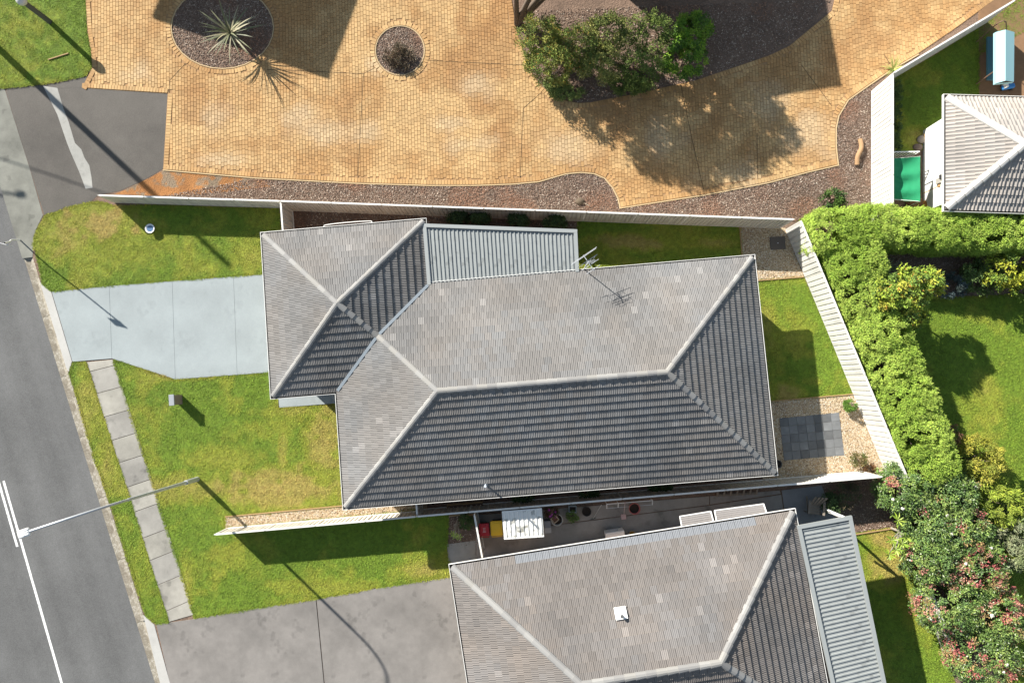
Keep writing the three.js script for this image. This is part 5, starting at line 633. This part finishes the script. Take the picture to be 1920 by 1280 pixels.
// yellow olive shrubs beyond the hedge end
const olive = [[0.36, 0.36, 0.04], [0.28, 0.31, 0.04], [0.42, 0.40, 0.06]];
plant('feathery_shrub', 'golden feathery shrub at the end of the hedge', 'shrub', [[1828, 862, 1.1, 52, 46, 0.9]], { n: 4200, clumps: 70, len: 0.16, wid: 0.035, clumpR: 0.2, color: olive, dir: V3(0.5, 0.2, 0.1) });
plant('feathery_shrub', 'golden green feathery shrub beside the red tipped shrubs', 'shrub', [[1868, 942, 1.1, 50, 46, 0.9]], { n: 4200, clumps: 70, len: 0.16, wid: 0.035, clumpR: 0.2, color: [[0.35, 0.42, 0.05], [0.25, 0.33, 0.04]], dir: V3(0.5, 0.2, 0.1) });
plant('feathery_shrub', 'silvery green feathery shrub at the lawn edge', 'shrub', [[1905, 985, 1.0, 46, 40, 0.8], [1900, 1035, 0.9, 34, 30, 0.7]], { n: 3000, clumps: 50, len: 0.16, wid: 0.03, clumpR: 0.18, color: [[0.27, 0.32, 0.14], [0.35, 0.38, 0.22]], dir: V3(0.5, 0.2, 0.1) });
plant('feathery_shrub', 'lime green feathery shrub low against the red tipped shrubs', 'shrub', [[1912, 1040, 0.7, 34, 34, 0.6]], { n: 2600, clumps: 40, len: 0.15, wid: 0.03, clumpR: 0.16, color: [[0.27, 0.33, 0.04]] });
plant('feathery_shrub', 'thin brown twiggy shrub between the hedge and golden shrub', 'shrub', [[1780, 815, 1.0, 20, 20, 0.6]], { n: 500, clumps: 20, len: 0.13, wid: 0.03, clumpR: 0.14, color: [[0.24, 0.12, 0.07], [0.14, 0.17, 0.06]] });
// red tipped flowering shrubs
function blossoms(t, blobs, n, c, r, name) { for (let i = 0; i < n; i++) { const b = pick(blobs), a = rr(0, 6.28), k = Math.sqrt(rr(0.02, 0.8)), x = Math.cos(a) * k, z = Math.sin(a) * k, y = Math.sqrt(Math.max(0.05, 1 - k * k)); const g = new THREE.IcosahedronGeometry(r * rr(0.8, 1.2), 1), p = g.attributes.position; for (let j = 0; j < p.count; j++) { const q = 0.75 + 0.5 * hash(Math.round(p.getX(j) * 900), Math.round(p.getZ(j) * 900), 9); p.setXYZ(j, p.getX(j) * q, p.getY(j) * q * 0.6, p.getZ(j) * q); } g.computeVertexNormals(); g.translate(b.c.x + x * b.rx, b.c.y + y * b.ry * 0.98, b.c.z + z * b.rz); put(name, g, c, t); } }
const redCol = dens => (x, y, z) => { const n = fbm(x * 1.6, z * 1.6, 1101, 3) + rr(-0.2, 0.2); if (n > 0.79 - dens * 0.2) return pick([[0.42, 0.12, 0.11], [0.46, 0.22, 0.16], [0.36, 0.25, 0.1]]); return pick([[0.10, 0.18, 0.035], [0.16, 0.25, 0.05], [0.24, 0.33, 0.08], [0.12, 0.20, 0.06]]); };
const whiteFlower = M([0.6, 0.57, 0.48], 0.8);
const redO = (dens) => ({ n: 10000, clumps: 360, len: 0.105, wid: 0.055, clumpR: 0.18, jit: 0.55, color: redCol(dens), accent: [[0.42, 0.48, 0.3], 0.06], trunk: 0.06, sq: 2.4, inner: 0.7, extra: (t, b) => blossoms(t, b, 2, whiteFlower, 0.07, 'white_flower') });
[[1696, 916, 54, 52, 0.0, 'dense dark green camellia shrub at the fence corner'], [1768, 926, 60, 54, 0.15, 'dense green camellia shrub beside the golden shrub'], [1736, 985, 44, 46, 0.1, 'green camellia shrub above the frangipani'], [1792, 995, 60, 54, 0.5, 'red tipped camellia shrub next to the dark green one'], [1738, 1040, 50, 52, 0.3, 'green camellia shrub overhanging the small rear lawn'], [1822, 1062, 62, 60, 0.9, 'red tipped camellia shrub with the densest red shoots'], [1775, 1130, 62, 58, 0.7, 'red tipped camellia shrub above the low cream fence'], [1862, 1150, 58, 56, 0.9, 'red tipped camellia shrub beside the shaded far lawn'], [1838, 1225, 64, 56, 0.7, 'red tipped camellia shrub at the end of the row']].forEach(([x, y, a, b, k, l]) => plant('camellia_shrub', l, 'shrub', [[x, y, 1.3, a, b, 1.2]], { ...redO(k), group: 'camellia shrubs along the rear fence' }));
// frangipani beside the patio roof
{ const c = P(1684, 1005, 1.8), base = P(1672, 990).setY(0), t = thing('frangipani_tree', base, 'small frangipani with long lime green leaves beside the patio roof', 'tree'); const tips = [[1684, 975, 2.1], [1672, 1012, 2.0], [1692, 1018, 1.9], [1668, 1040, 1.7], [1694, 1040, 1.7], [1680, 1030, 2.2], [1700, 1008, 1.6]].map(p => P(...p)); put('trunk', merge([cyl(base, base.clone().setY(0.8), 0.06, 0.05), ...tips.map(p => cyl(base.clone().setY(0.75), p, 0.04, 0.022, 6))]), M([0.3, 0.27, 0.22], 0.9), t);
  for (const p of tips) for (let i = 0; i < 9; i++) { const a = i * 0.7 + rr(0, 0.4), L = rr(0.26, 0.42), e = rr(0.1, 0.8), d = V3(Math.cos(a) * Math.cos(e), Math.sin(e), Math.sin(a) * Math.cos(e)), s = V3(-Math.sin(a), 0, Math.cos(a)).multiplyScalar(0.04), q = p.clone().addScaledVector(d, L * 0.55), r = p.clone().addScaledVector(d, L).add(V3(0, -0.06, 0)); put('leaf', rawGeo([p, q.clone().add(s), r, p, r, q.clone().sub(s)].flatMap(v => [v.x, v.y, v.z])), pick(limeLeaf), t); } }
{ const base = P(857, 975).setY(0), t = thing('frangipani_tree', base, 'tiny frangipani with pale branches by the white gate panel', 'tree'); const tips = [[853, 1004, 1.1], [861, 1006, 1.0], [849, 1000, 0.9]].map(p => P(...p)); put('trunk', merge(tips.map(p => cyl(base, p, 0.03, 0.018, 6))), M([0.4, 0.33, 0.26], 0.9), t); for (const p of tips) for (let i = 0; i < 6; i++) { const a = i * 1.05, d = V3(Math.cos(a), 0.4, Math.sin(a)), s = V3(-Math.sin(a), 0, Math.cos(a)).multiplyScalar(0.03), q = p.clone().addScaledVector(d, 0.1), r = p.clone().addScaledVector(d, 0.19); put('leaf', rawGeo([p, q.clone().add(s), r, p, r, q.clone().sub(s)].flatMap(v => [v.x, v.y, v.z])), limeLeaf[2], t); } }
// beds and small plants
const mid = [[0.06, 0.13, 0.02], [0.09, 0.17, 0.025], [0.05, 0.10, 0.02]];
plant('leafy_shrub', 'small glossy green shrub on the bark mulch by the hedge', 'shrub', [[1563, 374, 0.5, 23, 20, 0.4]], { n: 900, clumps: 24, len: 0.12, wid: 0.07, clumpR: 0.14, color: mid });
plant('ball_shrub', 'small round green shrub in the pebble bed against the fence', 'shrub', [[1595, 761, 0.4, 12, 12, 0.3]], { n: 1100, clumps: 24, len: 0.09, wid: 0.03, clumpR: 0.09, color: [[0.10, 0.22, 0.02], [0.14, 0.26, 0.03]] });
plant('twiggy_plant', 'wispy olive plant in the sunny pebble bed', 'plant', [[1612, 862, 0.45, 15, 12, 0.35]], { n: 380, clumps: 18, len: 0.16, wid: 0.025, clumpR: 0.12, color: [[0.12, 0.14, 0.03], [0.2, 0.15, 0.05]] });
plant('twiggy_plant', 'reddish dry plant beside the olive one in the pebble bed', 'plant', [[1633, 878, 0.3, 13, 11, 0.2]], { n: 260, clumps: 14, len: 0.13, wid: 0.025, clumpR: 0.1, color: [[0.2, 0.09, 0.03], [0.26, 0.15, 0.06]] });
for (const [x, y, r, l] of [[860, 408, 22, 'dark low shrub under the fence nearest the garage end of the metal roof'], [900, 410, 18, 'small dark shrub behind the middle of the metal patio roof'], [972, 413, 20, 'dark shrub behind the metal patio roof under the tall fence'], [1040, 417, 24, 'dark shrub at the lawn end of the metal patio roof']]) plant('dark_shrub', l, 'shrub', [[x, y, 0.7, r, r * 0.5, 0.6]], { n: 1500, clumps: 30, len: 0.12, wid: 0.05, clumpR: 0.16, color: [[0.07, 0.11, 0.03], [0.09, 0.135, 0.035]], group: 'dark shrubs under the boundary fence' });
for (let i = 0; i < 5; i++) plant('edging_shrub', 'small dark clipped shrub along the inside of the white fence', 'shrub', [[1680, 165 + i * 28, 0.4, 10, 17, 0.35]], { n: 900, clumps: 20, len: 0.08, wid: 0.04, clumpR: 0.1, color: [[0.08, 0.13, 0.03], [0.10, 0.16, 0.04]], group: 'clipped shrubs inside the white fence' });
plant('flowering_plant', 'low plant with magenta flowers behind the stone bowl', 'plant', [[1036, 961, 0.35, 14, 9, 0.28]], { n: 420, clumps: 18, len: 0.1, wid: 0.05, clumpR: 0.1, color: [[0.1, 0.06, 0.03], [0.06, 0.09, 0.03], [0.2, 0.12, 0.09]], extra: (t, b) => blossoms(t, b, 6, M([0.42, 0.06, 0.36], 0.7), 0.05, 'flower') });
plant('leafy_plant', 'trailing green plant in front of the planter box', 'plant', [[1074, 968, 0.35, 10, 10, 0.3]], { n: 420, clumps: 18, len: 0.1, wid: 0.05, clumpR: 0.1, color: [[0.16, 0.24, 0.06], [0.1, 0.17, 0.04]] });
plant('leafy_plant', 'dark leafy plant beside the timber chair', 'plant', [[1556, 942, 0.4, 16, 18, 0.35]], { n: 900, clumps: 22, len: 0.13, wid: 0.05, clumpR: 0.14, color: [[0.09, 0.15, 0.045]] });
plant('leafy_plant', 'brown leaved plant in the dark bed behind the chair', 'plant', [[1590, 930, 0.5, 26, 24, 0.4]], { n: 1100, clumps: 30, len: 0.11, wid: 0.05, clumpR: 0.16, color: [[0.14, 0.11, 0.06], [0.10, 0.12, 0.045]] });
plant('leafy_plant', 'green plant in the flower bed inside the white gate panel', 'plant', [[872, 978, 0.4, 14, 14, 0.3]], { n: 600, clumps: 18, len: 0.12, wid: 0.04, clumpR: 0.12, color: [[0.08, 0.14, 0.04], [0.12, 0.18, 0.045]] });
for (const [x, y, l] of [[980, 930, 'dark fern under the eave opposite the white shed'], [1105, 926, 'dark fern under the eave opposite the black pot'], [1240, 916, 'dark fern under the eave opposite the shorter awning']]) plant('fern', l, 'plant', [[x, y, 0.4, 22, 9, 0.3]], { n: 700, clumps: 18, len: 0.14, wid: 0.05, clumpR: 0.12, color: [[0.08, 0.13, 0.035]], group: 'ferns between the house and dividing fence' });
// curved bed north of the pavers
const oliveO = [[0.17, 0.22, 0.04], [0.22, 0.26, 0.05], [0.13, 0.18, 0.035], [0.27, 0.28, 0.06]];
plant('leafy_shrub', 'olive shrub with orange tips at the tip of the curved bed', 'shrub', [[1035, 122, 1.5, 58, 40, 1.1], [1085, 90, 1.6, 60, 46, 1.2], [1010, 70, 1.6, 50, 44, 1.1]], { n: 4200, clumps: 90, len: 0.12, wid: 0.045, clumpR: 0.2, inner: 0.55, color: oliveO, accent: [[0.42, 0.26, 0.05], 0.06] });
plant('leafy_shrub', 'pale tipped olive shrub in the curved bed', 'shrub', [[1128, 118, 1.6, 48, 44, 1.1], [1140, 60, 1.6, 50, 40, 1.1]], { n: 4000, clumps: 80, len: 0.12, wid: 0.045, clumpR: 0.2, inner: 0.55, color: [[0.17, 0.21, 0.045], [0.13, 0.17, 0.035], [0.27, 0.28, 0.08]], accent: [[0.42, 0.42, 0.12], 0.08] });
plant('leafy_shrub', 'mid green shrub against the edge of the shaded pavers', 'shrub', [[1205, 125, 1.2, 52, 40, 0.9], [1180, 158, 0.6, 44, 18, 0.5], [1215, 60, 1.2, 50, 40, 0.9]], { n: 3200, clumps: 70, len: 0.11, wid: 0.05, clumpR: 0.18, color: [[0.11, 0.16, 0.03], [0.16, 0.22, 0.04]] });
plant('leafy_shrub', 'vivid lime green shrub at the end of the curved bed', 'shrub', [[1285, 112, 1.3, 48, 38, 1.0], [1300, 60, 1.3, 40, 34, 1.0]], { n: 4200, clumps: 70, len: 0.12, wid: 0.06, clumpR: 0.2, color: [[0.14, 0.28, 0.02], [0.22, 0.36, 0.03], [0.08, 0.16, 0.02]] });
plant('ground_cover', 'low pale green ground cover on the curved bed corner', 'plant', [[1064, 174, 0.18, 38, 15, 0.16], [1040, 158, 0.18, 26, 16, 0.16]], { n: 2600, clumps: 60, len: 0.08, wid: 0.04, clumpR: 0.12, low: 0, color: [[0.24, 0.29, 0.08], [0.17, 0.23, 0.06]] });
seed = 4242;
plant('shade_tree', 'spreading tree standing in the curved bed beside the two storey house', 'tree', [[966, -86, 5.5, 72, 62, 0.9], [1106, -118, 5.5, 76, 62, 0.9], [1178, -156, 5.5, 66, 58, 0.9], [1040, -100, 5.7, 70, 60, 0.9]], { n: 2200, clumps: 56, len: 0.22, wid: 0.12, clumpR: 0.4, color: oliveO, trunk: 0.16, trunkName: 'trunk', crownName: 'crown', low: -0.8 });
plant('dry_grass_clump', 'dry brown grass clump in the small round bed', 'plant', [[750, 108, 0.15, 34, 26, 0.14]], { n: 1500, clumps: 40, len: 0.16, wid: 0.02, clumpR: 0.16, low: 0.1, color: [[0.24, 0.19, 0.12], [0.16, 0.12, 0.08], [0.32, 0.26, 0.18]] });
renderer.render(scene, camera);
